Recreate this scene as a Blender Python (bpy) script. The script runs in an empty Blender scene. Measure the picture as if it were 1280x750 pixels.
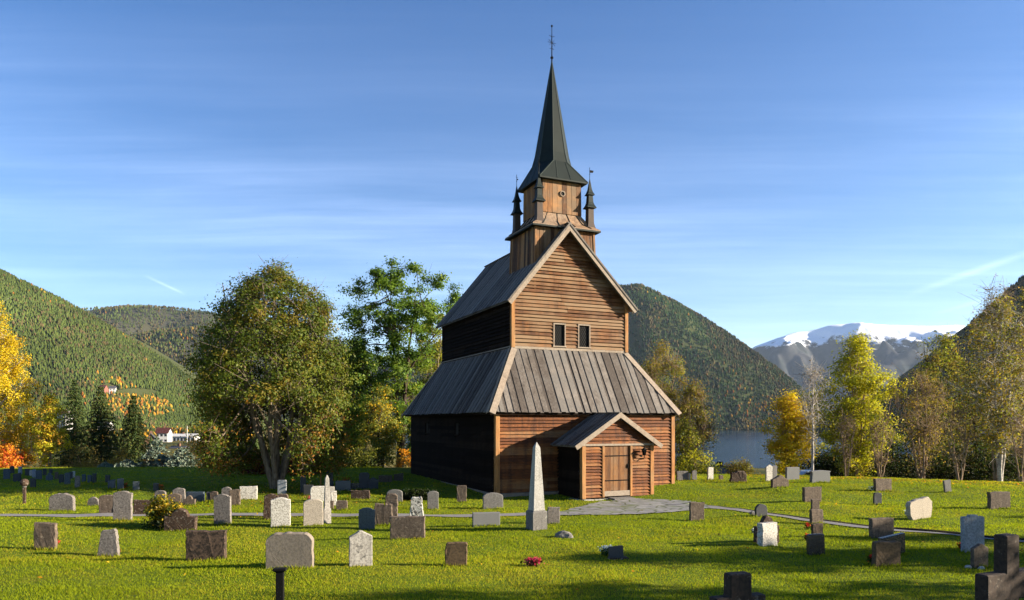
import bpy, bmesh, math, random
import numpy as np
from mathutils import Vector, Matrix

random.seed(7)
RNG = np.random.default_rng(11)
SC = bpy.context.scene
COL = SC.collection

# ------------------------------------------------------------------ camera, sky, sun, exposure
CAM_Z = 3.4
F_PX, CX, YH = 900.0, 640.0, 527.6          # photo pixels: focal length, centre column, horizon row
cam_d = bpy.data.cameras.new('camera')
cam_d.sensor_width = 36.0
cam_d.lens = 36.0 * F_PX / 1280.0
cam_d.shift_y = (YH - 375.0) / 1280.0
cam_d.clip_start = 0.1
cam_d.clip_end = 60000.0
cam = bpy.data.objects.new('camera', cam_d)
COL.objects.link(cam)
cam.location = (0, 0, CAM_Z)
cam.rotation_euler = (math.radians(90), 0, 0)
SC.camera = cam

SUN_EL = math.radians(17.2)
SUN_BEHIND = math.radians(4.5)              # sun stands to the right, a little behind the camera
sun_vec = Vector((math.cos(SUN_BEHIND) * math.cos(SUN_EL), -math.sin(SUN_BEHIND) * math.cos(SUN_EL), math.sin(SUN_EL)))
sun_d = bpy.data.lights.new('sun', 'SUN')
sun_d.energy = 5.0
sun_d.angle = math.radians(0.5)
sun_d.color = (1.0, 0.87, 0.68)
sun = bpy.data.objects.new('sun', sun_d)
COL.objects.link(sun)
sun.rotation_euler = sun_vec.to_track_quat('Z', 'Y').to_euler()
sun.location = (60, -10, 40)

SC.view_settings.view_transform = 'Standard'
SC.view_settings.look = 'None'
SC.view_settings.gamma = 1.0
SC.view_settings.use_curve_mapping = False
SC.view_settings.exposure = 1.92


class NT:
    """small helper round a node tree"""
    def __init__(self, tree):
        self.t = tree; self.n = tree.nodes; self.l = tree.links
        self.n.clear()

    def node(self, kind, **kw):
        nd = self.n.new(kind)
        for k, v in kw.items():
            if k.startswith('i_'):
                nd.inputs[k[2:].replace('_', ' ')].default_value = v
            else:
                setattr(nd, k, v)
        return nd

    def link(self, a, b):
        self.l.new(a, b)

    def math(self, op, a, b=None, clamp=False):
        nd = self.n.new('ShaderNodeMath'); nd.operation = op; nd.use_clamp = clamp
        for i, v in enumerate((a, b)):
            if v is None: continue
            if isinstance(v, (int, float)): nd.inputs[i].default_value = v
            else: self.l.new(v, nd.inputs[i])
        return nd.outputs[0]

    def noise(self, vec, scale, detail=4, rough=0.55, dist=0.0):
        nd = self.n.new('ShaderNodeTexNoise')
        nd.inputs['Scale'].default_value = scale; nd.inputs['Detail'].default_value = detail
        nd.inputs['Roughness'].default_value = rough; nd.inputs['Distortion'].default_value = dist
        if vec is not None: self.l.new(vec, nd.inputs['Vector'])
        return nd.outputs['Fac']

    def mapping(self, vec, scale=(1, 1, 1), loc=(0, 0, 0), rot=(0, 0, 0)):
        nd = self.n.new('ShaderNodeMapping')
        nd.inputs['Scale'].default_value = scale; nd.inputs['Location'].default_value = loc
        nd.inputs['Rotation'].default_value = rot
        self.l.new(vec, nd.inputs['Vector'])
        return nd.outputs[0]

    def ramp(self, fac, stops, interp='LINEAR'):
        nd = self.n.new('ShaderNodeValToRGB'); nd.color_ramp.interpolation = interp
        el = nd.color_ramp.elements
        while len(el) < len(stops): el.new(0.5)
        for e, (p, c) in zip(el, stops):
            e.position = p
            e.color = (c[0], c[1], c[2], 1) if isinstance(c, (tuple, list)) else (c, c, c, 1)
        self.l.new(fac, nd.inputs[0])
        return nd.outputs[0]

    def mix(self, fac, a, b, mode='MIX'):
        nd = self.n.new('ShaderNodeMix'); nd.data_type = 'RGBA'; nd.blend_type = mode
        for s, v in ((0, fac), (6, a), (7, b)):
            if isinstance(v, (int, float)): nd.inputs[s].default_value = v
            elif isinstance(v, (tuple, list)): nd.inputs[s].default_value = (v[0], v[1], v[2], 1)
            else: self.l.new(v, nd.inputs[s])
        return nd.outputs[2]


def make_world():
    w = bpy.data.worlds.new('World'); SC.world = w; w.use_nodes = True
    t = NT(w.node_tree)
    sky = t.node('ShaderNodeTexSky', sky_type='NISHITA', sun_disc=False)
    sky.sun_elevation = SUN_EL
    # Nishita azimuth: rotation 0 looks along +Y, growing clockwise seen from above
    sky.sun_rotation = math.atan2(sun_vec.x, sun_vec.y)
    sky.altitude = 100; sky.air_density = 1.0; sky.dust_density = 0.25; sky.ozone_density = 3.0
    hs = t.node('ShaderNodeHueSaturation'); hs.inputs['Saturation'].default_value = 1.32
    hs.inputs['Hue'].default_value = 0.511
    t.link(sky.outputs[0], hs.inputs['Color'])
    tc = t.node('ShaderNodeTexCoord')
    sep = t.node('ShaderNodeSeparateXYZ'); t.link(tc.outputs['Generated'], sep.inputs[0])
    z = sep.outputs['Z']
    # thin cirrus: a high flat layer with long bands running left to right
    yy = t.math('MAXIMUM', t.math('ABSOLUTE', sep.outputs['Y']), 0.08)
    comb = t.node('ShaderNodeCombineXYZ')
    t.link(t.math('DIVIDE', sep.outputs['X'], yy), comb.inputs[0]); t.link(t.math('DIVIDE', z, yy), comb.inputs[1])
    warp = t.noise(t.mapping(comb.outputs[0], (1.4, 2.0, 1)), 1.2, 3)
    c2 = t.node('ShaderNodeVectorMath', operation='ADD'); t.link(comb.outputs[0], c2.inputs[0])
    wv = t.node('ShaderNodeCombineXYZ'); t.link(t.math('MULTIPLY', t.math('SUBTRACT', warp, 0.5), 0.03), wv.inputs[1]); t.link(wv.outputs[0], c2.inputs[1])
    P_ = c2.outputs[0]
    s1 = t.noise(t.mapping(P_, (0.55, 9.0, 1)), 1.5, 6, 0.6, 0.1)
    s2 = t.noise(t.mapping(P_, (1.1, 55.0, 1)), 1.6, 5, 0.62, 0.1)
    s3 = t.noise(t.mapping(comb.outputs[0], (1.0, 2.2, 1), (4.1, 1.7, 0)), 1.2, 4)
    m = t.math('MULTIPLY', t.ramp(s1, [(0.34, 0.0), (0.78, 1.0)]), t.ramp(s2, [(0.28, 0.45), (0.74, 1.0)]))
    m = t.math('MULTIPLY', m, t.ramp(s3, [(0.25, 0.35), (0.65, 1.0)]))
    m = t.math('MULTIPLY', m, t.ramp(z, [(0.0, 0.7), (0.12, 1.25), (0.26, 0.95), (0.38, 0.30), (0.5, 0.05)]))
    # a thin even veil that thickens towards the horizon
    m = t.math('ADD', m, t.ramp(z, [(0.0, 0.58), (0.16, 0.28), (0.5, 0.08)]))
    cl = t.mix(m, (0, 0, 0), (2.5, 2.75, 3.3))
    total = t.mix(1.0, hs.outputs[0], cl, 'ADD')
    # two short vapour trails
    def trail(p, q, width, gain):
        nonlocal total
        def d(px, py):
            v = Vector(((px - CX) / F_PX, 1, (YH - py) / F_PX)); v.normalize(); return v
        a, b = d(*p), d(*q)
        n = a.cross(b).normalized(); mid = (a + b).normalized(); half = a.angle(b) / 2
        def dot(vec):
            nd = t.node('ShaderNodeVectorMath', operation='DOT_PRODUCT')
            t.link(tc.outputs['Generated'], nd.inputs[0]); nd.inputs[1].default_value = vec
            return nd.outputs['Value']
        across = t.math('DIVIDE', t.math('ABSOLUTE', dot(n)), width)
        fall = t.math('SUBTRACT', 1.0, across, True)
        al = t.math('SUBTRACT', dot(mid), math.cos(half))
        al = t.math('MULTIPLY', al, 1.0 / (1 - math.cos(half)), True)
        al = t.math('MAXIMUM', al, 0.0)
        k = t.math('MULTIPLY', t.math('MULTIPLY', fall, al), gain)
        k = t.math('MULTIPLY', k, t.ramp(s2, [(0.2, 0.4), (0.7, 1.0)]))
        total = t.mix(1.0, total, t.mix(k, (0, 0, 0), (3.2, 3.3, 3.5)), 'ADD')
    trail((180, 344), (232, 368), 0.0022, 0.7)
    trail((1130, 370), (1330, 300), 0.0055, 0.45)
    trail((1160, 395), (1330, 345), 0.0035, 0.25)
    bg = t.node('ShaderNodeBackground'); bg.inputs['Strength'].default_value = 0.05
    t.link(total, bg.inputs['Color'])
    out = t.node('ShaderNodeOutputWorld'); t.link(bg.outputs[0], out.inputs['Surface'])
make_world()

# ------------------------------------------------------------------ noise and terrain functions
def _hash(ix, iy, seed):
    h = (ix.astype(np.int64) * 374761393 + iy.astype(np.int64) * 668265263 + seed * 1442695041) & 0xffffffff
    h = ((h ^ (h >> 13)) * 1274126177) & 0xffffffff
    return ((h ^ (h >> 16)) & 0xffff) / 65535.0

def vnoise(x, y, seed=0):
    x = np.asarray(x, float); y = np.asarray(y, float)
    ix = np.floor(x); iy = np.floor(y); fx = x - ix; fy = y - iy
    fx = fx * fx * (3 - 2 * fx); fy = fy * fy * (3 - 2 * fy)
    a = _hash(ix, iy, seed); b = _hash(ix + 1, iy, seed); c = _hash(ix, iy + 1, seed); d = _hash(ix + 1, iy + 1, seed)
    return (a + (b - a) * fx) * (1 - fy) + (c + (d - c) * fx) * fy

def fbm(x, y, oct=4, seed=0, gain=0.5):
    s = 0; a = 1; t = 0
    for o in range(oct):
        s = s + a * (vnoise(np.asarray(x) * 2 ** o, np.asarray(y) * 2 ** o, seed + o) - 0.5); t += a; a *= gain
    return s / t * 2

def sstep(a, b, x):
    t = np.clip((np.asarray(x, float) - a) / (b - a), 0, 1); return t * t * (3 - 2 * t)

WATER_Z = -22.0
def ground(x, y):
    """height of the churchyard and the land falling away behind it"""
    x = np.asarray(x, float); y = np.asarray(y, float)
    az = x / np.maximum(y, 5.0) * F_PX + CX
    z = -0.25 + 0.30 * sstep(31, 38, y) + 0.085 * fbm(x * 0.45, y * 0.45, 3, 5) + 0.16 * fbm(x * 0.10, y * 0.10, 2, 9)
    z = z + 0.10 * np.exp(-((x - 20) / 9.0) ** 2 - ((y - 37) / 6.0) ** 2)
    edge = np.interp(az, [-200, 560, 700, 850, 1000, 1060, 1280, 1500], [50, 53, 53, 46, 45, 43.5, 38.5, 37])
    over = np.maximum(y - edge, 0)
    # left valley floor / right fjord shore
    left = 0.12 * np.minimum(over, 45) + 0.010 * np.clip(over - 45, 0, 420)
    right = 0.16 * np.minimum(over, 30) + 0.055 * np.clip(over - 30, 0, 500)
    k = sstep(330, 640, az)
    soft = over * over / (over + 4.0) / np.maximum(over, 1e-6)
    z = z - (left * (1 - k) + right * k) * soft
    far = sstep(60, 200, y)
    return z + far * 1.2 * fbm(x * 0.012, y * 0.012, 3, 21)

def g1(x, y): return float(ground(np.array([x]), np.array([y]))[0])

def at(px, d):
    """world point on the ground seen at photo column px, d metres off"""
    x = (px - CX) / F_PX * d
    return x, d, g1(x, d)

def on_ground(px, py):
    """where the sight line through photo pixel (px, py) meets the ground"""
    ds = np.concatenate([np.linspace(8, 60, 1041)])
    xs = (px - CX) / F_PX * ds
    ray = CAM_Z - (py - YH) / F_PX * ds
    g = ground(xs, ds)
    i = np.argmax(ray <= g)
    if ray[i] > g[i]: i = int(np.argmin(ray - g))
    return float(xs[i]), float(ds[i]), float(g[i])

def z_at(py, d): return CAM_Z - (py - YH) / F_PX * d

# ------------------------------------------------------------------ object helpers
def tag(o, label=None, cat=None, group=None, kind=None):
    if label: o['label'] = label
    if cat: o['category'] = cat
    if group: o['group'] = group
    if kind: o['kind'] = kind
    return o

def empty(name, loc=(0, 0, 0), rz=0.0, label=None, cat=None, group=None):
    o = bpy.data.objects.new(name, None); COL.objects.link(o)
    o.empty_display_size = 0.3
    o.location = loc; o.rotation_euler = (0, 0, rz)
    return tag(o, label, cat, group)

def link_mesh(name, me, mats, parent=None, loc=None, rz=None):
    for m in (mats if isinstance(mats, (list, tuple)) else [mats]):
        me.materials.append(m)
    o = bpy.data.objects.new(name, me); COL.objects.link(o)
    if parent is not None: o.parent = parent
    if loc is not None: o.location = loc
    if rz is not None: o.rotation_euler = (0, 0, rz)
    return o

def np_mesh(name, V, F, mats, parent=None, colors=None, mat_idx=None, smooth=False, loc=None, rz=None):
    """V (n,3); F (m,k) int with k fixed, or list of such arrays"""
    Fs = F if isinstance(F, list) else [F]
    Fs = [np.asarray(f, np.int32) for f in Fs if len(f)]
    V = np.asarray(V, np.float32)
    me = bpy.data.meshes.new(name)
    nl = sum(f.size for f in Fs); npol = sum(len(f) for f in Fs)
    me.vertices.add(len(V)); me.loops.add(nl); me.polygons.add(npol)
    me.vertices.foreach_set('co', V.ravel())
    me.loops.foreach_set('vertex_index', np.concatenate([f.ravel() for f in Fs]))
    tot = np.concatenate([np.full(len(f), f.shape[1], np.int32) for f in Fs])
    st = np.concatenate([[0], np.cumsum(tot)[:-1]]).astype(np.int32)
    me.polygons.foreach_set('loop_start', st)
    if mat_idx is not None: me.polygons.foreach_set('material_index', np.asarray(mat_idx, np.int32))
    if smooth: me.polygons.foreach_set('use_smooth', np.ones(npol, bool))
    me.update(calc_edges=True)
    if colors is not None:
        c = np.ones((len(V), 4), np.float32); c[:, :3] = colors
        a = me.color_attributes.new('Col', 'FLOAT_COLOR', 'POINT')
        a.data.foreach_set('color', c.ravel())
    return link_mesh(name, me, mats, parent, loc, rz)

class MB:
    """collects boxes, prisms and polygons into one mesh"""
    def __init__(self): self.v = []; self.f = []
    def poly(self, pts):
        n = len(self.v); self.v += [tuple(p) for p in pts]; self.f.append(tuple(range(n, n + len(pts))))
    def hexa(self, p):
        """8 points: bottom 4 in order, top 4 in order"""
        n = len(self.v); self.v += [tuple(q) for q in p]
        for f in ((3, 2, 1, 0), (4, 5, 6, 7), (0, 1, 5, 4), (1, 2, 6, 5), (2, 3, 7, 6), (3, 0, 4, 7)):
            self.f.append(tuple(n + i for i in f))
    def box(self, x0, x1, y0, y1, z0, z1):
        self.hexa([(x0, y0, z0), (x1, y0, z0), (x1, y1, z0), (x0, y1, z0), (x0, y0, z1), (x1, y0, z1), (x1, y1, z1), (x0, y1, z1)])
    def beam(self, a, b, w, h, up=(0, 0, 1)):
        a = Vector(a); b = Vector(b); d = (b - a).normalized(); up = Vector(up)
        s = d.cross(up)
        if s.length < 1e-4: s = d.cross(Vector((1, 0, 0)))
        s.normalize(); u = s.cross(d).normalized()
        s = s * w / 2; u = u * h / 2
        self.hexa([a - s - u, b - s - u, b + s - u, a + s - u, a - s + u, b - s + u, b + s + u, a + s + u])
    def loft(self, rings, cap0=True, cap1=True):
        n0 = len(self.v); k = len(rings[0])
        for r in rings: self.v += [tuple(p) for p in r]
        for i in range(len(rings) - 1):
            for j in range(k):
                a = n0 + i * k + j; b = n0 + i * k + (j + 1) % k
                self.f.append((a, b, b + k, a + k))
        if cap0: self.f.append(tuple(n0 + j for j in reversed(range(k))))
        if cap1: self.f.append(tuple(n0 + (len(rings) - 1) * k + j for j in range(k)))
    def tube(self, pts, rad, n=6):
        rings = []
        pts = [Vector(p) for p in pts]
        for i, p in enumerate(pts):
            d = (pts[min(i + 1, len(pts) - 1)] - pts[max(i - 1, 0)]).normalized()
            ref = Vector((1, 0, 0)) if abs(d.z) > 0.8 else Vector((0, 0, 1))
            s = d.cross(ref).normalized(); u = s.cross(d)
            r = rad[i] if isinstance(rad, (list, tuple)) else rad
            rings.append([p + (s * math.cos(q) + u * math.sin(q)) * r for q in [2 * math.pi * j / n for j in range(n)]])
        self.loft(rings)
    def lathe(self, c, prof, n=12):
        self.loft([[(c[0] + r * math.cos(2 * math.pi * j / n), c[1] + r * math.sin(2 * math.pi * j / n), c[2] + z) for j in range(n)] for r, z in prof])
    def build(self, name, mats, parent=None, smooth=False, bevel=0, loc=None, rz=None):
        me = bpy.data.meshes.new(name); me.from_pydata([tuple(map(float, p)) for p in self.v], [], self.f)
        bm = bmesh.new(); bm.from_mesh(me)
        bmesh.ops.recalc_face_normals(bm, faces=bm.faces)
        if bevel:
            bmesh.ops.bevel(bm, geom=[e for e in bm.edges if e.is_manifold and e.calc_face_angle(0) > 0.5], offset=bevel, segments=1, affect='EDGES')
        if smooth:
            for f in bm.faces: f.smooth = True
        bm.to_mesh(me); bm.free()
        return link_mesh(name, me, mats, parent, loc, rz)

# ------------------------------------------------------------------ materials
def principled(t, rough=0.8, spec=0.3):
    b = t.node('ShaderNodeBsdfPrincipled'); b.inputs['Roughness'].default_value = rough
    b.inputs['Specular IOR Level'].default_value = spec
    o = t.node('ShaderNodeOutputMaterial'); t.link(b.outputs[0], o.inputs['Surface'])
    return b

def new_mat(name):
    m = bpy.data.materials.new(name); m.use_nodes = True
    return m, NT(m.node_tree)

def bump(t, b, h, strength=0.4, dist=0.02):
    n = t.node('ShaderNodeBump'); n.inputs['Strength'].default_value = strength; n.inputs['Distance'].default_value = dist
    t.link(h, n.inputs['Height']); t.link(n.outputs[0], b.inputs['Normal'])

def wood(name, dark, mid, light, grey, grey_amt=0.4, rough=0.75, spec=0.25, var=0.5):
    """weathered boards: every board (mesh island) has its own tone, grain streaks and grey weathering"""
    m, t = new_mat(name); b = principled(t, rough, spec)
    tc = t.node('ShaderNodeTexCoord'); geo = t.node('ShaderNodeNewGeometry')
    rnd = geo.outputs['Random Per Island']
    off = t.node('ShaderNodeCombineXYZ')
    t.link(t.math('MULTIPLY', rnd, 37.0), off.inputs[0]); t.link(t.math('MULTIPLY', rnd, 91.0), off.inputs[1]); t.link(t.math('MULTIPLY', rnd, 53.0), off.inputs[2])
    add = t.node('ShaderNodeVectorMath', operation='ADD'); t.link(tc.outputs['Object'], add.inputs[0]); t.link(off.outputs[0], add.inputs[1])
    return m, t, b, add.outputs[0], rnd, tc, dark, mid, light, grey, grey_amt, var

def finish_wood(w, stretch):
    m, t, b, vec, rnd, tc, dark, mid, light, grey, ga, var = w
    g = t.noise(t.mapping(vec, stretch), 3.0, 6, 0.62, 0.4)
    big = t.noise(t.mapping(tc.outputs['Object'], (0.45, 0.45, 0.6)), 1.6, 4, 0.6)
    f = t.math('ADD', t.math('MULTIPLY', g, 1.0), t.math('MULTIPLY', t.math('SUBTRACT', rnd, 0.5), var))
    c = t.ramp(f, [(0.18, dark), (0.48, mid), (0.78, light)])
    gm = t.math('ADD', t.math('MULTIPLY', big, 0.9), t.math('MULTIPLY', rnd, 0.35))
    gm = t.ramp(gm, [(0.75 - 0.45 * ga, 0.0), (1.05 - 0.45 * ga, min(1.0, 0.55 + ga))])
    st = t.noise(t.mapping(tc.outputs['Object'], (2.6, 2.6, 0.35)), 1.5, 5, 0.68, 0.3)
    c = t.mix(t.ramp(st, [(0.46, 0.0), (0.66, 0.75)]), c, tuple(x * 0.8 for x in dark))
    c2 = t.mix(gm, c, t.mix(g, tuple(x * 0.45 for x in grey), tuple(min(1, x * 1.45) for x in grey)))
    t.link(c2, b.inputs['Base Color'])
    bump(t, b, g, 0.5, 0.012)
    return m

H_STRETCH = (0.8, 0.8, 16.0)      # boards laid level
V_STRETCH = (14.0, 14.0, 0.9)     # boards standing
M = {}
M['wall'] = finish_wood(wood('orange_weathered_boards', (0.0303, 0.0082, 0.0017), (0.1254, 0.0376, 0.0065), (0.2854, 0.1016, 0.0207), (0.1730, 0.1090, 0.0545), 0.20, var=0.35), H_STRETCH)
M['gable'] = finish_wood(wood('grey_weathered_boards', (0.0338, 0.0110, 0.0030), (0.1315, 0.0520, 0.0150), (0.2557, 0.1170, 0.0398), (0.1730, 0.1072, 0.0572), 0.62, var=0.35), H_STRETCH)
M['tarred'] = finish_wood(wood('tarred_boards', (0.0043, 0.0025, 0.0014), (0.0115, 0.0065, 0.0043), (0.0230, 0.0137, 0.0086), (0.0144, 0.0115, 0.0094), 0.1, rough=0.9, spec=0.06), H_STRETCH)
M['post'] = finish_wood(wood('pine_posts', (0.0827, 0.0294, 0.0065), (0.2315, 0.0918, 0.0229), (0.3641, 0.1691, 0.0490), (0.2646, 0.1764, 0.0872), 0.15, var=0.3), V_STRETCH)
M['tower'] = finish_wood(wood('tower_planks', (0.0270, 0.0100, 0.0035), (0.1542, 0.0633, 0.0181), (0.3699, 0.1734, 0.0554), (0.1310, 0.0867, 0.0503), 0.42, var=0.9), V_STRETCH)
M['roof'] = finish_wood(wood('grey_roof_boards', (0.0468, 0.0374, 0.0310), (0.1008, 0.0850, 0.0720), (0.1800, 0.1548, 0.1332), (0.1152, 0.1044, 0.0936), 0.5, rough=0.72, spec=0.2, var=0.75), (6.0, 6.0, 0.9))
M['trim'] = finish_wood(wood('pale_trim_boards', (0.0936, 0.0648, 0.0432), (0.1944, 0.1404, 0.1008), (0.2880, 0.2232, 0.1692), (0.2304, 0.1872, 0.1440), 0.5, var=0.3), (3.0, 3.0, 3.0))
M['door'] = finish_wood(wood('door_planks', (0.0415, 0.0145, 0.0036), (0.1192, 0.0456, 0.0109), (0.1918, 0.0855, 0.0249), (0.1452, 0.1037, 0.0674), 0.12, var=0.5), V_STRETCH)
M['skirtroof'] = finish_wood(wood('brown_roof_boards', (0.0576, 0.0302, 0.0144), (0.1872, 0.1116, 0.0612), (0.3168, 0.2088, 0.1224), (0.1872, 0.1512, 0.1152), 0.35, rough=0.6, var=0.6), (6.0, 6.0, 2.0))

def flat_mat(name, col, rough=0.7, spec=0.3, metal=0.0, noise_amt=0.35, scale=6.0):
    m, t = new_mat(name); b = principled(t, rough, spec); b.inputs['Metallic'].default_value = metal
    tc = t.node('ShaderNodeTexCoord')
    n = t.noise(tc.outputs['Object'], scale, 5, 0.6)
    c = t.mix(n, tuple(x * (1 - noise_amt) for x in col), tuple(min(1, x * (1 + noise_amt)) for x in col))
    t.link(c, b.inputs['Base Color'])
    return m
M['copper'] = flat_mat('dark_green_sheet_metal', (0.008, 0.013, 0.011), 0.6, 0.2, 0.1, 0.45, 2.2)
M['seam'] = flat_mat('green_metal_seams', (0.032, 0.042, 0.034), 0.6, 0.3, 0.1)
M['shingle'] = flat_mat('tarred_shingles', (0.045, 0.030, 0.022), 0.7, 0.3, 0.0, 0.5, 9)
M['iron'] = flat_mat('black_iron', (0.006, 0.006, 0.006), 0.8, 0.08)
M['dark'] = flat_mat('dark_opening', (0.006, 0.006, 0.006), 0.6, 0.1)
M['white'] = flat_mat('white_paint', (0.46, 0.45, 0.43), 0.6, 0.3, 0, 0.1)
M['redroof'] = flat_mat('red_roof_tiles', (0.06, 0.018, 0.016), 0.8, 0.2)
M['pinkroof'] = flat_mat('faded_red_roof', (0.20, 0.08, 0.06), 0.8, 0.2)
M['darkroof'] = flat_mat('slate_roof', (0.055, 0.055, 0.065), 0.7, 0.3)
M['brownwall'] = flat_mat('brown_painted_wall', (0.14, 0.075, 0.045), 0.8, 0.2)
M['redwall'] = flat_mat('red_painted_wall', (0.17, 0.035, 0.025), 0.8, 0.2)
M['glass'] = flat_mat('window_glass', (0.02, 0.025, 0.03), 0.08, 0.6)
M['carpaint'] = flat_mat('pale_blue_car_paint', (0.30, 0.38, 0.46), 0.25, 0.6, 0.2, 0.05)
M['rubber'] = flat_mat('tyre_rubber', (0.012, 0.012, 0.012), 0.8, 0.2)
M['turf_lip_shade'] = flat_mat('shade_toned_turf_lip', (0.022, 0.016, 0.010), 0.95, 0.1, 0, 0.6, 8)  # near-black tone stands in for the shade on the turf lip

def stone(name, base, spot, lichen=None, sc=28.0, amt=0.5, lsc=9.0, lamt=0.45, rough=0.85, spec=0.25, streak=0.0, wet=0.3):
    """base tone, grain speckle, lichen blotches, rain streaks"""
    m, t = new_mat(name); b = principled(t, rough, spec)
    tc = t.node('ShaderNodeTexCoord'); oi = t.node('ShaderNodeObjectInfo')
    off = t.node('ShaderNodeVectorMath', operation='ADD'); t.link(tc.outputs['Object'], off.inputs[0])
    cb = t.node('ShaderNodeCombineXYZ'); r = t.math('MULTIPLY', oi.outputs['Random'], 40.0)
    for i in range(3): t.link(r, cb.inputs[i])
    t.link(cb.outputs[0], off.inputs[1]); v = off.outputs[0]
    n1 = t.noise(v, sc, 4, 0.65); n2 = t.noise(v, 2.3, 4, 0.6)
    c = t.mix(t.ramp(n1, [(0.5 - 0.25 * amt - 0.04, 0.0), (0.56, 1.0)]), spot, base)
    c = t.mix(t.ramp(n2, [(0.35, 0.0), (0.70, wet)]), c, tuple(x * 0.35 for x in base))
    if streak:
        s = t.noise(t.mapping(v, (9, 9, 0.8)), 1.4, 4, 0.6)
        c = t.mix(t.ramp(s, [(0.45, 0.0), (0.72, streak)]), c, tuple(x * 0.22 for x in base))
    if lichen:
        l = t.noise(v, lsc, 6, 0.68, 0.5)
        c = t.mix(t.ramp(l, [(0.62 - 0.25 * lamt, 0.0), (0.68 - 0.25 * lamt, 0.9)]), c, lichen)
    t.link(c, b.inputs['Base Color'])
    bump(t, b, n1, 0.5, 0.01)
    return m
S = {}
S['granite'] = stone('speckled_granite', (0.168, 0.148, 0.132), (0.040, 0.032, 0.027), (0.288, 0.264, 0.232), 17, 0.75, 20, 0.10)
S['grey'] = stone('grey_slab_stone', (0.163, 0.155, 0.144), (0.093, 0.084, 0.076), (0.196, 0.190, 0.169), 30, 0.3, 12, 0.1, streak=0.35)
S['smooth'] = stone('smooth_grey_granite', (0.163, 0.163, 0.158), (0.125, 0.125, 0.120), None, 60, 0.3, wet=0.1)
S['swirl'] = stone('banded_beige_stone', (0.196, 0.163, 0.130), (0.142, 0.117, 0.093), None, 18, 0.3, wet=0.2)
S['brown'] = stone('brown_weathered_stone', (0.124, 0.092, 0.067), (0.044, 0.032, 0.024), (0.208, 0.168, 0.124), 15, 0.6, 11, 0.12, streak=0.5)
S['brownlichen'] = stone('dark_brown_lichened_stone', (0.057, 0.034, 0.021), (0.025, 0.014, 0.010), (0.196, 0.163, 0.130), 18, 0.4, 13, 0.22)
S['blotch'] = stone('brown_stone_with_black_blotches', (0.076, 0.050, 0.034), (0.040, 0.026, 0.018), (0.011, 0.008, 0.006), 20, 0.4, 9, 0.5)
S['pebble'] = stone('dark_pebbled_stone', (0.104, 0.068, 0.036), (0.013, 0.010, 0.007), None, 17, 0.95)
S['white'] = stone('white_speckled_stone', (0.454, 0.434, 0.386), (0.196, 0.179, 0.152), None, 26, 0.25, wet=0.05)
S['pale'] = stone('pale_marble', (0.344, 0.323, 0.289), (0.185, 0.169, 0.152), (0.070, 0.066, 0.060), 22, 0.3, 5, 0.1, streak=0.45, wet=0.25)
S['cream'] = stone('cream_stone', (0.358, 0.310, 0.248), (0.229, 0.196, 0.152), None, 30, 0.2, wet=0.12)
S['whitelichen'] = stone('black_stone_with_white_lichen', (0.066, 0.060, 0.054), (0.027, 0.025, 0.022), (0.413, 0.399, 0.358), 20, 0.4, 10, 0.75)
S['blue'] = stone('blue_grey_slate', (0.082, 0.098, 0.109), (0.049, 0.060, 0.070), None, 24, 0.3, wet=0.2, streak=0.3)
S['bluepale'] = stone('pale_blue_marble', (0.275, 0.296, 0.317), (0.163, 0.179, 0.196), None, 24, 0.2, wet=0.2, streak=0.3)
S['black'] = stone('polished_black_granite', (0.012, 0.012, 0.013), (0.025, 0.025, 0.027), None, 50, 0.4, rough=0.25, spec=0.5, wet=0.1)
S['darkslate'] = stone('dark_slate', (0.041, 0.043, 0.046), (0.025, 0.027, 0.030), None, 30, 0.4, rough=0.6)
S['polblue'] = stone('polished_blue_granite', (0.049, 0.066, 0.087), (0.033, 0.043, 0.060), None, 50, 0.3, rough=0.18, spec=0.6, wet=0.05)
S['cross'] = stone('dark_lichened_cross_stone', (0.050, 0.032, 0.022), (0.019, 0.013, 0.010), (0.120, 0.100, 0.076), 14, 0.5, 9, 0.08, streak=0.4)
S['obelisk'] = stone('pale_grey_obelisk_stone', (0.33, 0.32, 0.295), (0.22, 0.21, 0.19), None, 22, 0.3, streak=0.35, wet=0.2)
S['foundation'] = stone('foundation_fieldstone', (0.34, 0.32, 0.29), (0.15, 0.14, 0.12), (0.10, 0.12, 0.05), 5, 0.6, 6, 0.2)

def leaf_mat(name='autumn_leaves', trans=0.45, gloss=0.008):
    m, t = new_mat(name)
    at_ = t.node('ShaderNodeAttribute', attribute_name='Col')
    d = t.node('ShaderNodeBsdfDiffuse'); tr = t.node('ShaderNodeBsdfTranslucent'); gl = t.node('ShaderNodeBsdfGlossy')
    gl.inputs['Roughness'].default_value = 0.5
    t.link(at_.outputs['Color'], d.inputs['Color'])
    br = t.mix(1.0, at_.outputs['Color'], (1.28, 1.28, 0.7), 'MULTIPLY')
    t.link(br, tr.inputs['Color'])
    mx = t.node('ShaderNodeMixShader'); mx.inputs[0].default_value = trans
    t.link(d.outputs[0], mx.inputs[1]); t.link(tr.outputs[0], mx.inputs[2])
    mg = t.node('ShaderNodeMixShader'); mg.inputs[0].default_value = gloss
    t.link(mx.outputs[0], mg.inputs[1]); t.link(gl.outputs[0], mg.inputs[2])
    o = t.node('ShaderNodeOutputMaterial'); t.link(mg.outputs[0], o.inputs['Surface'])
    return m
M['leaf'] = leaf_mat()
M['needle'] = leaf_mat('needles', 0.12)
M['blade'] = leaf_mat('grass_blades', 0.42, 0.0)

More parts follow.
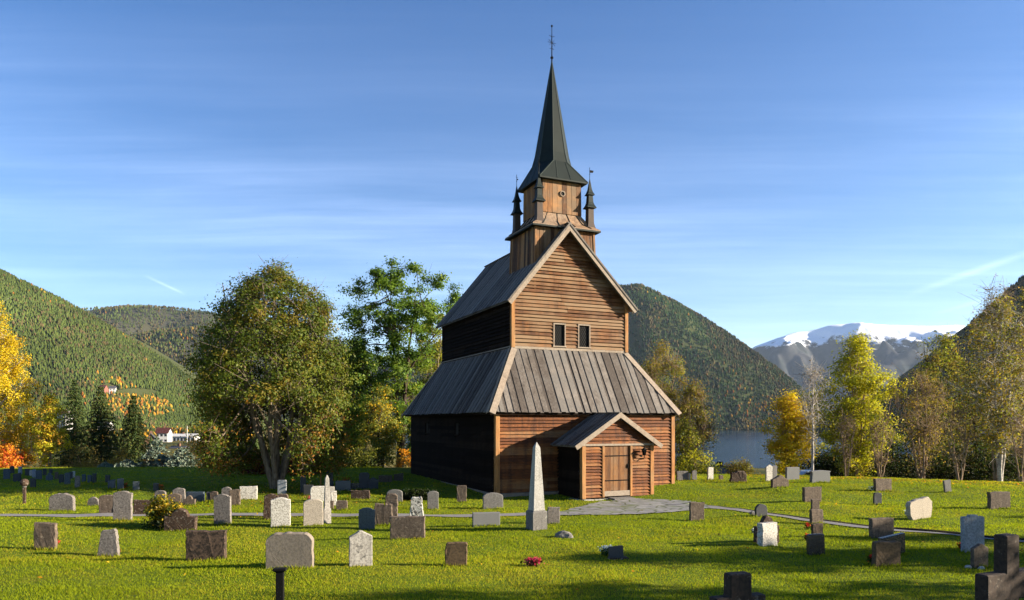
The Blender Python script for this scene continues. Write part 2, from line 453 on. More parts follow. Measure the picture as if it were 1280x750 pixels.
def bark(name, a, b_, sc=(6, 6, 1.2)):
    m, t = new_mat(name); b = principled(t, 0.9, 0.15)
    tc = t.node('ShaderNodeTexCoord')
    n = t.noise(t.mapping(tc.outputs['Object'], sc), 2.2, 5, 0.65, 0.4)
    t.link(t.ramp(n, [(0.35, a), (0.65, b_)]), b.inputs['Base Color'])
    bump(t, b, n, 0.6, 0.03)
    return m
M['bark'] = bark('grey_brown_bark', (0.075, 0.052, 0.035), (0.21, 0.165, 0.12))
M['darkbark'] = bark('dark_bark', (0.022, 0.016, 0.011), (0.075, 0.055, 0.038))
M['birch'] = bark('birch_bark', (0.16, 0.13, 0.11), (0.55, 0.51, 0.45), (2, 2, 3))
M['twig'] = bark('pale_brown_twigs', (0.15, 0.10, 0.062), (0.30, 0.22, 0.15))

def forest_mat():
    m, t = new_mat('forest_canopy'); b = principled(t, 0.9, 0.05)
    at_ = t.node('ShaderNodeAttribute', attribute_name='Col')
    t.link(at_.outputs['Color'], b.inputs['Base Color'])
    return m
M['forest'] = forest_mat()

def ground_mat():
    m, t = new_mat('turf_and_land'); b = principled(t, 0.95, 0.05)
    tc = t.node('ShaderNodeTexCoord'); v = tc.outputs['Object']
    n1 = t.noise(v, 0.55, 5, 0.6); n2 = t.noise(v, 5.0, 4, 0.7); n3 = t.noise(v, 28.0, 3, 0.7)
    c = t.ramp(n1, [(0.30, (0.105, 0.155, 0.010)), (0.50, (0.135, 0.175, 0.012)), (0.70, (0.19, 0.18, 0.016))])
    c = t.mix(t.ramp(n2, [(0.35, 0.65), (0.62, 0.0)]), c, (0.035, 0.062, 0.008))
    c = t.mix(t.ramp(n3, [(0.40, 0.5), (0.60, 0.0)]), c, (0.030, 0.045, 0.008))
    # away from the mown churchyard the land is rough autumn pasture and scrub
    sep = t.node('ShaderNodeSeparateXYZ'); t.link(v, sep.inputs[0])
    far = t.ramp(t.math('DIVIDE', sep.outputs['Y'], 200.0, True), [(0.24, 0.0), (0.32, 1.0)])
    n4 = t.noise(v, 0.02, 6, 0.7)
    fc = t.ramp(n4, [(0.32, (0.020, 0.030, 0.012)), (0.47, (0.060, 0.065, 0.020)), (0.56, (0.115, 0.10, 0.028)), (0.68, (0.065, 0.045, 0.025))])
    t.link(t.mix(far, c, fc), b.inputs['Base Color'])
    bump(t, b, t.math('ADD', n2, n3), 0.7, 0.06)
    return m
M['ground'] = ground_mat()

def path_mat():
    m, t = new_mat('worn_slate_paving'); b = principled(t, 0.7, 0.35)
    tc = t.node('ShaderNodeTexCoord'); v = tc.outputs['Object']
    br = t.node('ShaderNodeTexVoronoi', feature='DISTANCE_TO_EDGE'); br.inputs['Scale'].default_value = 1.25
    t.link(t.mapping(v, (1, 1.5, 1)), br.inputs['Vector'])
    n = t.noise(v, 3.0, 5, 0.65); n2 = t.noise(v, 0.9, 4, 0.6)
    c = t.ramp(n, [(0.3, (0.13, 0.128, 0.126)), (0.7, (0.25, 0.245, 0.235))])
    gap = t.ramp(br.outputs['Distance'], [(0.02, 1.0), (0.055, 0.0)])
    c = t.mix(gap, c, (0.05, 0.065, 0.018))
    c = t.mix(t.ramp(n2, [(0.52, 0.0), (0.66, 0.75)]), c, (0.085, 0.11, 0.02))
    t.link(c, b.inputs['Base Color']); bump(t, b, n, 0.4, 0.02)
    return m
M['paving'] = path_mat()
M['gravel'] = flat_mat('grey_gravel', (0.17, 0.163, 0.158), 0.9, 0.2, 0, 0.35, 9)

def water_mat():
    m, t = new_mat('fjord_water'); b = principled(t, 0.12, 0.5)
    b.inputs['Base Color'].default_value = (0.012, 0.028, 0.042, 1); b.inputs['IOR'].default_value = 1.33
    tc = t.node('ShaderNodeTexCoord')
    n = t.noise(t.mapping(tc.outputs['Object'], (0.05, 0.09, 1)), 1.0, 6, 0.65)
    bump(t, b, n, 1.0, 3.0)
    return m
M['water'] = water_mat()

def hill_mat(name, low, high, rock=None, snow=None, zlo=0, zhi=1):
    m, t = new_mat(name); b = principled(t, 0.95, 0.05)
    tc = t.node('ShaderNodeTexCoord'); v = tc.outputs['Object']
    sep = t.node('ShaderNodeSeparateXYZ'); t.link(v, sep.inputs[0])
    n = t.noise(v, 0.006, 8, 0.68); n2 = t.noise(v, 0.03, 5, 0.7)
    c = t.mix(n2, low, high)
    if rock:
        c = t.mix(t.ramp(n, [(0.42, 0), (0.58, 1)]), c, rock)
    if snow:
        h = t.math('DIVIDE', t.math('SUBTRACT', sep.outputs['Z'], zlo), zhi - zlo)
        ns = t.noise(v, 0.011, 8, 0.72)
        geo = t.node('ShaderNodeNewGeometry'); sp = t.node('ShaderNodeSeparateXYZ'); t.link(geo.outputs['Normal'], sp.inputs[0])
        f = t.math('ADD', t.math('ADD', h, t.math('MULTIPLY', t.math('SUBTRACT', ns, 0.5), 1.7)), t.math('MULTIPLY', t.math('SUBTRACT', sp.outputs['Z'], 0.8), 0.9))
        c = t.mix(t.ramp(f, [(0.46, 0), (0.66, 1)]), c, snow)
    t.link(c, b.inputs['Base Color'])
    return m

# ------------------------------------------------------------------ ground, water, paths
def make_ground():
    ys = np.concatenate([np.arange(-40, 8, 4.0), np.arange(8, 56, 0.28), np.geomspace(56, 8800, 190)])
    tn = np.concatenate([np.linspace(-3.0, -0.9, 24)[:-1], np.linspace(-0.9, 0.9, 300), np.linspace(0.9, 3.0, 24)[1:]])
    Y, T = np.meshgrid(ys, tn, indexing='ij')
    X = T * np.maximum(Y + 2, 22)
    X = np.clip(X, -6500, 6500)
    Z = ground(X, Y)
    V = np.stack([X, Y, Z], -1).reshape(-1, 3)
    ny, nx = X.shape
    i = (np.arange(ny - 1)[:, None] * nx + np.arange(nx - 1)[None]).ravel()
    F = np.stack([i, i + 1, i + nx + 1, i + nx], -1)
    o = np_mesh('ground', V, F, M['ground'], smooth=True)
    tag(o, kind='structure')
make_ground()

w = MB(); w.poly([(-6000, 120, WATER_Z), (6500, 120, WATER_Z), (6500, 8700, WATER_Z), (-6000, 8700, WATER_Z)])
tag(w.build('water', M['water']), kind='structure')

def ribbon(name, pts, widths, mat, lift=0.03):
    """path laid on the ground along world points"""
    P = []; Wd = []
    for (a, wa), (b, wb) in zip(zip(pts, widths), zip(pts[1:], widths[1:])):
        n = max(2, int(math.hypot(b[0] - a[0], b[1] - a[1]) / 0.35))
        for k in range(n):
            P.append((a[0] + (b[0] - a[0]) * k / n, a[1] + (b[1] - a[1]) * k / n)); Wd.append(wa + (wb - wa) * k / n)
    P.append(pts[-1]); Wd.append(widths[-1])
    P = np.array(P); Wd = np.array(Wd)
    for _ in range(12):
        P[1:-1] = (P[:-2] + P[1:-1] * 2 + P[2:]) / 4
    D = np.gradient(P, axis=0); D /= np.linalg.norm(D, axis=1)[:, None]
    Nn = np.stack([-D[:, 1], D[:, 0]], -1)
    K = 5; V = []
    for j in range(K):
        s = (j / (K - 1) - 0.5)
        wob = 1 + 0.12 * fbm(np.arange(len(P)) * 0.13, np.full(len(P), j * 3.3), 3, 40)
        q = P + Nn * (Wd * s * wob)[:, None]
        V.append(np.stack([q[:, 0], q[:, 1], ground(q[:, 0], q[:, 1]) + lift], -1))
    V = np.stack(V, 1).reshape(-1, 3)
    i = (np.arange(len(P) - 1)[:, None] * K + np.arange(K - 1)[None]).ravel()
    F = np.stack([i, i + 1, i + K + 1, i + K], -1)
    tag(np_mesh(name, V, F, mat, smooth=True), kind='structure')
    return P, Wd
PATH_L = [on_ground(px, py)[:2] for px, py in ((-120, 645), (0, 644.5), (130, 644), (260, 643.5), (420, 645), (560, 645.5), (640, 645), (700, 640))]
PATH_R = [on_ground(px, py)[:2] for px, py in ((872, 633), (910, 636.5), (950, 642), (1000, 650.5), (1085, 660), (1205, 671.5), (1290, 678), (1400, 686))]
PATHS = [ribbon('path', PATH_L, [0.78] * 8, M['gravel']), ribbon('path', PATH_R, [0.8, 0.55, 0.45, 0.42, 0.42, 0.42, 0.45, 0.5], M['gravel'])]

def turf_lip():  # low turf lip on the far path edge, its shade put into the colour
    P, Wd = PATHS[1]
    D = np.gradient(P, axis=0); D /= np.linalg.norm(D, axis=1)[:, None]
    Nn = np.stack([-D[:, 1], D[:, 0]], -1)
    if Nn[len(P) // 2, 1] < 0: Nn = -Nn
    q = P + Nn * (Wd * 0.56)[:, None]; q2 = q + Nn * 0.10; q3 = q + Nn * 0.26
    z = ground(q[:, 0], q[:, 1])
    hgt = 0.045 + 0.02 * fbm(np.arange(len(P)) * 0.2, np.zeros(len(P)), 3, 61)
    hgt[:25] *= np.linspace(0, 1, 25)
    V = np.stack([np.c_[q, z + 0.02], np.c_[q2, z + hgt + 0.03], np.c_[q3, z - 0.02]], 1).reshape(-1, 3)
    i = (np.arange(len(P) - 1)[:, None] * 3 + np.arange(2)[None]).ravel()
    tag(np_mesh('turf_edge', V, np.stack([i, i + 1, i + 4, i + 3], -1), M['turf_lip_shade'], smooth=False), kind='structure')
turf_lip()

APRON = np.array([on_ground(px, py)[:2] for px, py in ((690, 645), (742, 644.5), (800, 643.5), (855, 640), (888, 636), (880, 630.5), (858, 627), (820, 625), (790, 624), (752, 628), (735, 632), (712, 637))])
def in_poly(x, y, P):
    c = np.zeros(x.shape, bool)
    for (x0, y0), (x1, y1) in zip(P, np.roll(P, -1, 0)):
        k = ((y0 > y) != (y1 > y)) & (x < (x1 - x0) * (y - y0) / (y1 - y0 + 1e-12) + x0)
        c ^= k
    return c
def make_apron():
    # fine triangle fan of the paved apron in front of the porch
    P = []
    for a, b in zip(APRON, np.roll(APRON, -1, 0)):
        for k in range(10):
            p = a + (b - a) * k / 10
            P.append(p + RNG.normal(0, 0.05, 2))
    P = np.array(P); c = P.mean(0); n = len(P); V = [np.r_[c, ground(c[:1], c[1:])[0] + 0.04]]; F = []
    R = 8
    for r in range(1, R + 1):
        q = c + (P - c) * r / R
        V += list(np.c_[q, ground(q[:, 0], q[:, 1]) + 0.04])
    tri = [(0, 1 + j, 1 + (j + 1) % n) for j in range(n)]
    quad = [(1 + r * n + j, 1 + (r + 1) * n + j, 1 + (r + 1) * n + (j + 1) % n, 1 + r * n + (j + 1) % n) for r in range(R - 1) for j in range(n)]
    tag(np_mesh('pavement', np.array(V), [np.array(tri), np.array(quad)], M['paving'], smooth=True), kind='structure')
make_apron()

# ------------------------------------------------------------------ hills and forests
def hill(name, crest, D, front, back, zb, mat, amp=0.10, seed=1, cell=45, ridged=False, xpad=900, pw=1.0):
    """a ridge whose crest height follows photo points (px, py) at distance D"""
    cx = np.array([(p[0] - CX) / F_PX * D for p in crest]); cz = np.array([z_at(p[1], D) for p in crest])
    x0, x1 = cx[0] - xpad, cx[-1] + xpad
    def H(X):
        h = np.interp(X, cx, cz)
        lo = sstep(x0, cx[0], X); hi = 1 - sstep(cx[-1], x1, X)
        return zb + (h - zb) * np.minimum(np.where(X < cx[0], lo, 1), np.where(X > cx[-1], hi, 1))
    def zf(X, Y):
        X = np.asarray(X, float); Y = np.asarray(Y, float)
        Yw = Y + 0.10 * front * fbm(X / (front * 0.6), Y / (front * 2), 2, seed + 50)
        t = np.where(Yw < D, (D - Yw) / front, (Yw - D) / back)
        t = np.clip(t, 0, 1.0)
        g = (1 - t * t) ** 1.0 * (1 - t) ** pw * (1 + 0.9 * t)
        g = np.clip(g, 0, None)
        h = H(X) - zb
        nz = fbm(X / (front * 0.35), Y / (front * 0.35), 5, seed)
        if ridged: nz = -1.9 * np.abs(nz)
        damp = np.clip(t * 3.0, 0.12 if not ridged else 0.03, 1)
        return zb + h * g * (1 + amp * nz * damp) + h * amp * 0.6 * nz * damp * np.minimum(g * 4, 1) * (1 - t)
    xs = np.arange(x0, x1 + cell, cell); ys = np.arange(D - front * 1.02, D + back * 1.02, cell)
    Y, X = np.meshgrid(ys, xs, indexing='ij')
    Z = zf(X, Y) - 1.5
    V = np.stack([X, Y, Z], -1).reshape(-1, 3); ny, nx = X.shape
    i = (np.arange(ny - 1)[:, None] * nx + np.arange(nx - 1)[None]).ravel()
    o = np_mesh(name, V, np.stack([i, i + 1, i + nx + 1, i + nx], -1), mat, smooth=True)
    tag(o, kind='structure')
    return zf, (x0, x1)

def forest(name, zf, xr, yr, n, hgt, colour, conifer=0.75, zmin=-20, skip=None, kind='stuff', seed=3):
    """thousands of small trees standing on a hill, one stuff object"""
    r = np.random.default_rng(seed)
    x = r.uniform(xr[0], xr[1], n * 3); y = r.uniform(yr[0], yr[1], n * 3)
    az = x / y * F_PX + CX
    k = (az > -90) & (az < 1370)
    x, y = x[k], y[k]; z = zf(x, y)
    k = z > zmin
    if skip is not None: k &= ~skip(x, y, z)
    x, y, z = x[k][:n], y[k][:n], z[k][:n]; n = len(x)
    h = r.uniform(hgt[0], hgt[1], n); col, con = colour(x, y, z, r, conifer)
    w = np.where(con, h * r.uniform(0.16, 0.24, n), h * r.uniform(0.20, 0.30, n))
    V = []; Cc = []; F = []
    ks = 6
    ang = np.arange(ks) * 2 * np.pi / ks
    # rings: (height fraction, radius fraction) for conifer and for broadleaf; shared topology: 4 rings + tip
    hc = np.array([0.05, 0.12, 0.45, 0.75]); rc = np.array([0.35, 1.0, 0.62, 0.30])
    hb = np.array([0.12, 0.35, 0.68, 0.90]); rb = np.array([0.45, 1.0, 0.92, 0.50])
    hh = np.where(con[:, None], hc, hb); rr = np.where(con[:, None], rc, rb)
    jit = r.uniform(0.72, 1.28, (n, 4, ks)); ph = r.uniform(0, 6.28, n)
    R_ = w[:, None, None] * rr[:, :, None] * jit
    A = ang[None, None] + ph[:, None, None]
    vx = x[:, None, None] + R_ * np.cos(A); vy = y[:, None, None] + R_ * np.sin(A)
    vz = np.broadcast_to((z[:, None] + h[:, None] * hh)[:, :, None], vx.shape) + r.uniform(-0.04, 0.04, vx.shape) * h[:, None, None]
    body = np.stack([vx, vy, vz], -1).reshape(n, 4 * ks, 3)
    tip = np.stack([x, y, z + h], -1)[:, None]
    V = np.concatenate([body, tip], 1).reshape(-1, 3)
    per = 4 * ks + 1
    base = (np.arange(n) * per)[:, None, None]
    q = np.array([[i * ks + j, i * ks + (j + 1) % ks, (i + 1) * ks + (j + 1) % ks, (i + 1) * ks + j] for i in range(3) for j in range(ks)])
    tt = np.array([[3 * ks + j, 3 * ks + (j + 1) % ks, 4 * ks] for j in range(ks)])
    Q = (base + q[None]).reshape(-1, 4); T = (base + tt[None]).reshape(-1, 3)
    vc = np.repeat(col, per, 0) * r.uniform(0.93, 1.07, (n * per, 1))
    o = np_mesh(name, V, [Q, T], M['forest'], colors=vc)
    tag(o, kind=kind)
    return o

PINE = np.array([[0.054, 0.078, 0.018], [0.064, 0.088, 0.020], [0.076, 0.094, 0.022], [0.046, 0.066, 0.018]])
FIR = np.array([[0.013, 0.028, 0.009], [0.018, 0.037, 0.011], [0.027, 0.046, 0.013]])
GOLD = np.array([[0.38, 0.20, 0.022], [0.32, 0.15, 0.02], [0.42, 0.25, 0.03], [0.22, 0.13, 0.03], [0.26, 0.10, 0.02]])
BROWN = np.array([[0.060, 0.050, 0.020], [0.050, 0.052, 0.018], [0.075, 0.056, 0.024]])
def mixer(pg, gold, brown, gold_fn):
    def f(x, y, z, r, conifer):
        n = len(x)
        patch = fbm(x / 170, y / 170, 4, 77)
        p = gold_fn(x, y, z) * np.clip(0.5 + 1.8 * patch, 0, 1.6)
        u = r.uniform(0, 1, n)
        g = u < p; b = (~g) & (r.uniform(0, 1, n) < brown * np.clip(0.6 + 2 * fbm(x / 90, y / 90, 3, 12), 0, 2))
        con = ~(g | b)
        col = pg[r.integers(0, len(pg), n)]
        col = np.where(g[:, None], gold[r.integers(0, len(gold), n)], col)
        col = np.where(b[:, None], BROWN[r.integers(0, 3, n)], col)
        broad = 1 + 0.55 * fbm(x / 260, y / 420, 3, 31) + 0.25 * fbm(x / 60, y / 90, 2, 32)
        return col * r.uniform(0.92, 1.08, (n, 1)) * np.clip(broad, .45, 1.7)[:, None], con
    return f

hm_green = hill_mat('wooded_hillside', (0.030, 0.045, 0.016), (0.075, 0.075, 0.028), (0.05, 0.06, 0.022))
hm_moor = hill_mat('brown_moorland', (0.035, 0.036, 0.020), (0.065, 0.060, 0.034), (0.05, 0.048, 0.034))
hm_snow = hill_mat('snow_covered_rock', (0.020, 0.023, 0.030), (0.085, 0.080, 0.080), (0.030, 0.036, 0.036), (0.78, 0.80, 0.84), 490, 890)

zl, xl = hill('hill', [(-500, 130), (-200, 240), (0, 344), (60, 372), (110, 401), (150, 424), (200, 455), (250, 492), (300, 520), (340, 533), (380, 540)], 1500, 760, 700, -14, hm_green, 0.10, 3, 24, xpad=150)
zm, xm = hill('hill', [(-60, 470), (60, 424), (100, 404), (118, 396), (150, 388), (185, 386), (230, 389), (275, 395), (330, 402), (420, 432), (520, 480), (600, 522)], 3600, 1100, 900, -60, hm_moor, 0.22, 14, 50, xpad=200)
zn, xn = hill('hill', [(20, 470), (90, 446), (150, 430), (200, 418), (260, 412), (330, 424), (420, 470), (500, 520)], 2700, 700, 600, -60, hm_moor, 0.16, 24, 40, xpad=200)
zc, xc = hill('hill', [(330, 530), (400, 505), (500, 462), (600, 408), (700, 374), (745, 364), (790, 364), (830, 377), (870, 398), (910, 429), (950, 463), (985, 494), (1010, 524), (1025, 537)], 2750, 640, 900, WATER_Z - 45, hm_green, 0.14, 33, 34, xpad=120, pw=0.7)
zs, xs_ = hill('mountain', [(780, 520), (850, 478), (925, 445), (945, 432), (975, 421), (1000, 413), (1040, 405), (1075, 403), (1110, 404), (1160, 405), (1195, 404), (1260, 408), (1350, 420), (1500, 470)], 6800, 2300, 1400, -90, hm_snow, 0.42, 45, 17, ridged=True)
zr_, xr_ = hill('hill', [(1050, 545), (1100, 520), (1150, 490), (1180, 467), (1220, 430), (1250, 400), (1280, 370), (1340, 318), (1500, 200), (1700, 150)], 1150, 380, 700, WATER_Z - 20, hm_green, 0.10, 53, 22, xpad=30)

def meadow(x, y, z):
    # cleared fields on the lower left hillside
    az = x / y * F_PX + CX; row = YH - (z - CAM_Z) / y * F_PX
    return ((np.abs(az - 172) / 26) ** 2 + ((row - 491) / 5.5) ** 2 < 1) | ((np.abs(az - 135) / 14) ** 2 + ((row - 487) / 7) ** 2 < 1)
def low_gold_left(x, y, z):
    az = x / y * F_PX + CX; row = YH - (z - CAM_Z) / y * F_PX
    return 0.004 + 0.42 * sstep(450, 482, row) * sstep(95, 190, az) + 0.25 * sstep(440, 475, row) * sstep(150, 240, az)
forest('hillside_forest', zl, (-2200, 60), (740, 1560), 64000, (5.0, 10.0), mixer(PINE, GOLD * 0.75, 0.09, low_gold_left), zmin=-13, skip=meadow, seed=4)
forest('hillside_forest', zn, xn, (2050, 2800), 14000, (8, 15), mixer(PINE * 0.8, GOLD * 0.5, 0.35, lambda x, y, z: 0.06 + 0 * x), seed=5)
forest('hillside_forest', zm, xm, (2700, 3700), 15000, (9, 17), mixer(PINE * 0.9, GOLD * 0.7, 0.55, lambda x, y, z: 0.05 + 0 * x), seed=6)
def low_gold_mid(x, y, z):
    az = x / y * F_PX + CX
    return 0.012 + 0.12 * (1 - sstep(20, 260, z)) * sstep(830, 980, az) + 0.05 * (1 - sstep(0, 120, z))
forest('hillside_forest', zc, xc, (2120, 2830), 40000, (8, 14.5), mixer(FIR * 1.35, GOLD * 0.55, 0.35, low_gold_mid), zmin=-26, seed=7)
forest('hillside_forest', zr_, xr_, (760, 1230), 9000, (10, 19), mixer(FIR, GOLD * 0.5, 0.25, lambda x, y, z: 0.03 + 0 * x), zmin=-20, seed=8)

def valley_wood():
    def zf(x, y): return ground(x, y)
    def ok(x, y, z):
        az = x / y * F_PX + CX
        return ~((az < 470) | (az > 900) & (y > 150) & (az > 1030)) | (fbm(x / 60, y / 60, 3, 91) > 0.12) | (((az > 195) & (az < 262)) & (y < 470) & (y > 90))
    forest('valley_wood', zf, (-520, 420), (190, 800), 4200, (4, 8), mixer(PINE * 0.8, GOLD, 0.5, lambda x, y, z: 0.22 + 0 * x), zmin=WATER_Z + 1, skip=ok, seed=9)
valley_wood()

HAZE = 0.000021
def make_haze():
    m = bpy.data.materials.new('valley_air'); m.use_nodes = True; t = NT(m.node_tree)
    v = t.node('ShaderNodeVolumePrincipled'); v.inputs['Density'].default_value = HAZE
    v.inputs['Color'].default_value = (0.60, 0.76, 1.0, 1); v.inputs['Anisotropy'].default_value = 0.2
    o = t.node('ShaderNodeOutputMaterial'); t.link(v.outputs[0], o.inputs['Volume'])
    b = MB(); b.box(-7000, 7000, -60, 9200, -80, 1250)
    tag(b.build('haze', m), kind='stuff')
if HAZE: make_haze()

# ------------------------------------------------------------------ the stave church
TH = math.radians(23.998)
CH = empty('stave_church', (-0.8836, 34.0317, 0.0), TH, 'tall brown wooden stave church with steep board roofs and a dark green spire', 'church')
W, L, INS = 10.195, 14.19, 1.69
Z1, Z2, ZR, ZA = 3.852, 7.12, 9.498, 13.62
WS = 0.119                       # the lower walls stand slightly to the right of the roof
UC = W / 2 - 0.324               # ridge line
OE, OG, OU = 0.325, 0.40, 0.32
RB = random.Random(5)

def clap(mb, o, a, n, z0, z1, bounds, step=0.17, holes=(), thick=0.085, jit=0.014):
    """lapped level boards on a wall: origin o, level direction a, outward n; bounds(z)->(s0,s1)"""
    o = Vector(o); a = Vector(a); n = Vector(n); Zv = Vector((0, 0, 1))
    z = z0
    while z < z1 - 0.02:
        h = step * RB.uniform(0.88, 1.12); zt = min(z + h, z1)
        if z1 - zt < 0.05: zt = z1
        zc = (z + zt) / 2
        lo0, hi0 = bounds(z); lo1, hi1 = bounds(zt)
        segs = [(lo0, hi0, lo1, hi1)]
        for (u0, u1, q0, q1) in holes:
            if zt > q0 + 0.03 and z < q1 - 0.03:
                out = []
                for (p0, p1, r0, r1) in segs:
                    if u1 <= p0 or u0 >= p1: out.append((p0, p1, r0, r1)); continue
                    if u0 > p0: out.append((p0, u0, r0, u0))
                    if u1 < p1: out.append((u1, p1, u1, r1))
                segs = out
        cut = []
        for (p0, p1, r0, r1) in segs:
            if p1 - p0 > 3.0 and RB.random() < 0.75:
                c = p0 + (p1 - p0) * RB.uniform(0.25, 0.75)
                cut += [(p0, c - 0.004, r0, c - 0.004), (c + 0.004, p1, c + 0.004, r1)]
            else: cut.append((p0, p1, r0, r1))
        for (p0, p1, r0, r1) in cut:
            if p1 - p0 < 0.02: continue
            r0 = min(r0, r1 - 0.005)
            tb = thick + RB.uniform(0, 0.018); tt = 0.004
            dz0 = RB.uniform(-jit, jit); dz1 = RB.uniform(-jit, jit)
            def P(s, zz, off): return o + a * s + Zv * zz + n * off
            mb.hexa([P(p0, z + dz0, -0.02), P(p1, z + dz1, -0.02), P(p1, z + dz1, tb), P(p0, z + dz0, tb),
                     P(r0, zt + 0.02, -0.02), P(r1, zt + 0.02, -0.02), P(r1, zt + 0.02, tt), P(r0, zt + 0.02, tt)])
        z = zt

def planks(mb, o, a, w, n, s0, s1, tfun, step=0.25, gap=0.015, thick=0.03, lift=0.03, jit=0.3, base=0.0, stop=None):
    """boards running along w side by side along a, ends cut by tfun(s)->(t0,t1); every second board laid over the joints"""
    o = Vector(o); a = Vector(a).normalized(); w = Vector(w).normalized(); n = Vector(n).normalized()
    s = s0; k = 0
    while s < s1 - 1e-3:
        st = step * RB.uniform(1 - jit, 1 + jit); e = min(s + st, s1)
        if s1 - e < step * 0.3: e = s1
        over = k % 2
        l = s - (0.025 if over and s > s0 else -gap / 2); r_ = e + (0.025 if over and e < s1 else -gap / 2)
        b = base + (lift if over else 0) + RB.uniform(0, 0.008)
        t = thick
        (a0, a1), (b0, b1) = tfun(l), tfun(r_)
        j = RB.uniform(-0.035, 0.02)
        if max(a1 - a0, b1 - b0) > 0.04:
            a1 = max(a1, a0 + 0.01); b1 = max(b1, b0 + 0.01)
            def P(ss, tt, h): return o + a * ss + w * tt + n * h
            mb.hexa([P(l, a0 + j, b), P(r_, b0 + j, b), P(r_, b1, b), P(l, a1, b), P(l, a0 + j, b + t), P(r_, b0 + j, b + t), P(r_, b1, b + t), P(l, a1, b + t)])
        s = e; k += 1

EX, EY, EZ = Vector((1, 0, 0)), Vector((0, 1, 0)), Vector((0, 0, 1))

# ---- lower (aisle) walls on a stone footing
mb = MB(); mb.box(WS + 0.08, WS + W - 0.08, 0.08, L - 0.08, -0.1, Z1 + 0.1); mb.build('wall_core', M['tarred'], CH)
mb = MB(); clap(mb, (WS, 0, 0), EX, -EY, 0.02, Z1 - 0.05, lambda z: (0.12, W - 0.12), 0.165); mb.build('wall', M['wall'], CH)
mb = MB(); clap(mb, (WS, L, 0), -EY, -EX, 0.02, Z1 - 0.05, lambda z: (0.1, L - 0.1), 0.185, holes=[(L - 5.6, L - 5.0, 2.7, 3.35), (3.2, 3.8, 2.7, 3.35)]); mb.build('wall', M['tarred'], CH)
mb = MB(); clap(mb, (WS + W, 0, 0), EY, EX, 0.02, Z1 - 0.05, lambda z: (0.1, L - 0.1), 0.18); mb.build('wall', M['wall'], CH)
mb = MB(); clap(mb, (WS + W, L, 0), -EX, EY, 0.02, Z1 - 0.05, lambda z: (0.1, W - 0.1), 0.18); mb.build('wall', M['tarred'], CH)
for (u, v) in ((5.0, L - 3.2), (5.0, L)):
    pass
for sl in (5.3, L - 3.5):
    f = MB(); y = sl
    f.box(WS - 0.07, WS + 0.0, y - 0.36, y - 0.29, 2.66, 3.40); f.box(WS - 0.07, WS + 0.0, y + 0.29, y + 0.36, 2.66, 3.40)
    f.box(WS - 0.07, WS + 0.0, y - 0.29, y + 0.29, 3.33, 3.40); f.box(WS - 0.09, WS + 0.0, y - 0.29, y + 0.29, 2.66, 2.73)
    fr = f.build('window', M['tarred'], CH)
    p = MB(); p.box(WS - 0.02, WS + 0.01, y - 0.288, y + 0.288, 2.732, 3.328); p.build('pane', M['dark'], fr)
for (u, v, tall) in ((WS - 0.05, -0.118, 1), (WS + W - 0.17, -0.118, 1), (WS - 0.05, L - 0.16, 0), (WS + W - 0.17, L - 0.16, 0)):
    m_ = MB(); m_.box(u, u + 0.22, v, v + 0.22, 0.0, Z1 - 0.03)
    m_.build('corner_post', M['post'] if tall else M['tarred'], CH, bevel=0.012)
# sill beam and footing
sb = MB()
sb.box(WS - 0.10, WS + W + 0.10, -0.14, 0.10, -0.18, 0.015); sb.box(WS - 0.10, WS + 0.12, 0.12, L + 0.1, -0.18, 0.015); sb.box(WS + W - 0.12, WS + W + 0.10, 0.12, L + 0.1, -0.18, 0.015)
sb.build('sill_beam', finish_wood(wood('grey_sill_beam', (0.05, 0.03, 0.02), (0.14, 0.085, 0.05), (0.25, 0.17, 0.11), (0.2, 0.16, 0.12), 0.5), H_STRETCH), CH, bevel=0.02)
ft = MB()
def footing(x0, y0, x1, y1):
    n = max(1, int(math.hypot(x1 - x0, y1 - y0) / 0.55))
    dx, dy = (x1 - x0) / n, (y1 - y0) / n
    ln = math.hypot(dx, dy); nx, ny = dy / ln, -dx / ln
    for k in range(n):
        a0 = k + 0.02; a1 = k + 0.98; o_ = RB.uniform(0.16, 0.26); t_ = RB.uniform(-0.20, -0.182)
        ax, ay, bx, by = x0 + dx * a0, y0 + dy * a0, x0 + dx * a1, y0 + dy * a1
        b_ = [(ax + nx * o_, ay + ny * o_), (bx + nx * o_ * RB.uniform(.8, 1.1), by + ny * o_), (bx - nx * 0.2, by - ny * 0.2), (ax - nx * 0.2, ay - ny * 0.2)]
        ft.hexa([(p[0], p[1], -0.9) for p in b_] + [(p[0], p[1], t_) for p in b_])
footing(WS, 0, WS + W, 0); footing(WS, L, WS, 0); footing(WS + W, 0, WS + W, L)
ft.build('foundation', S['foundation'], CH, bevel=0.02)

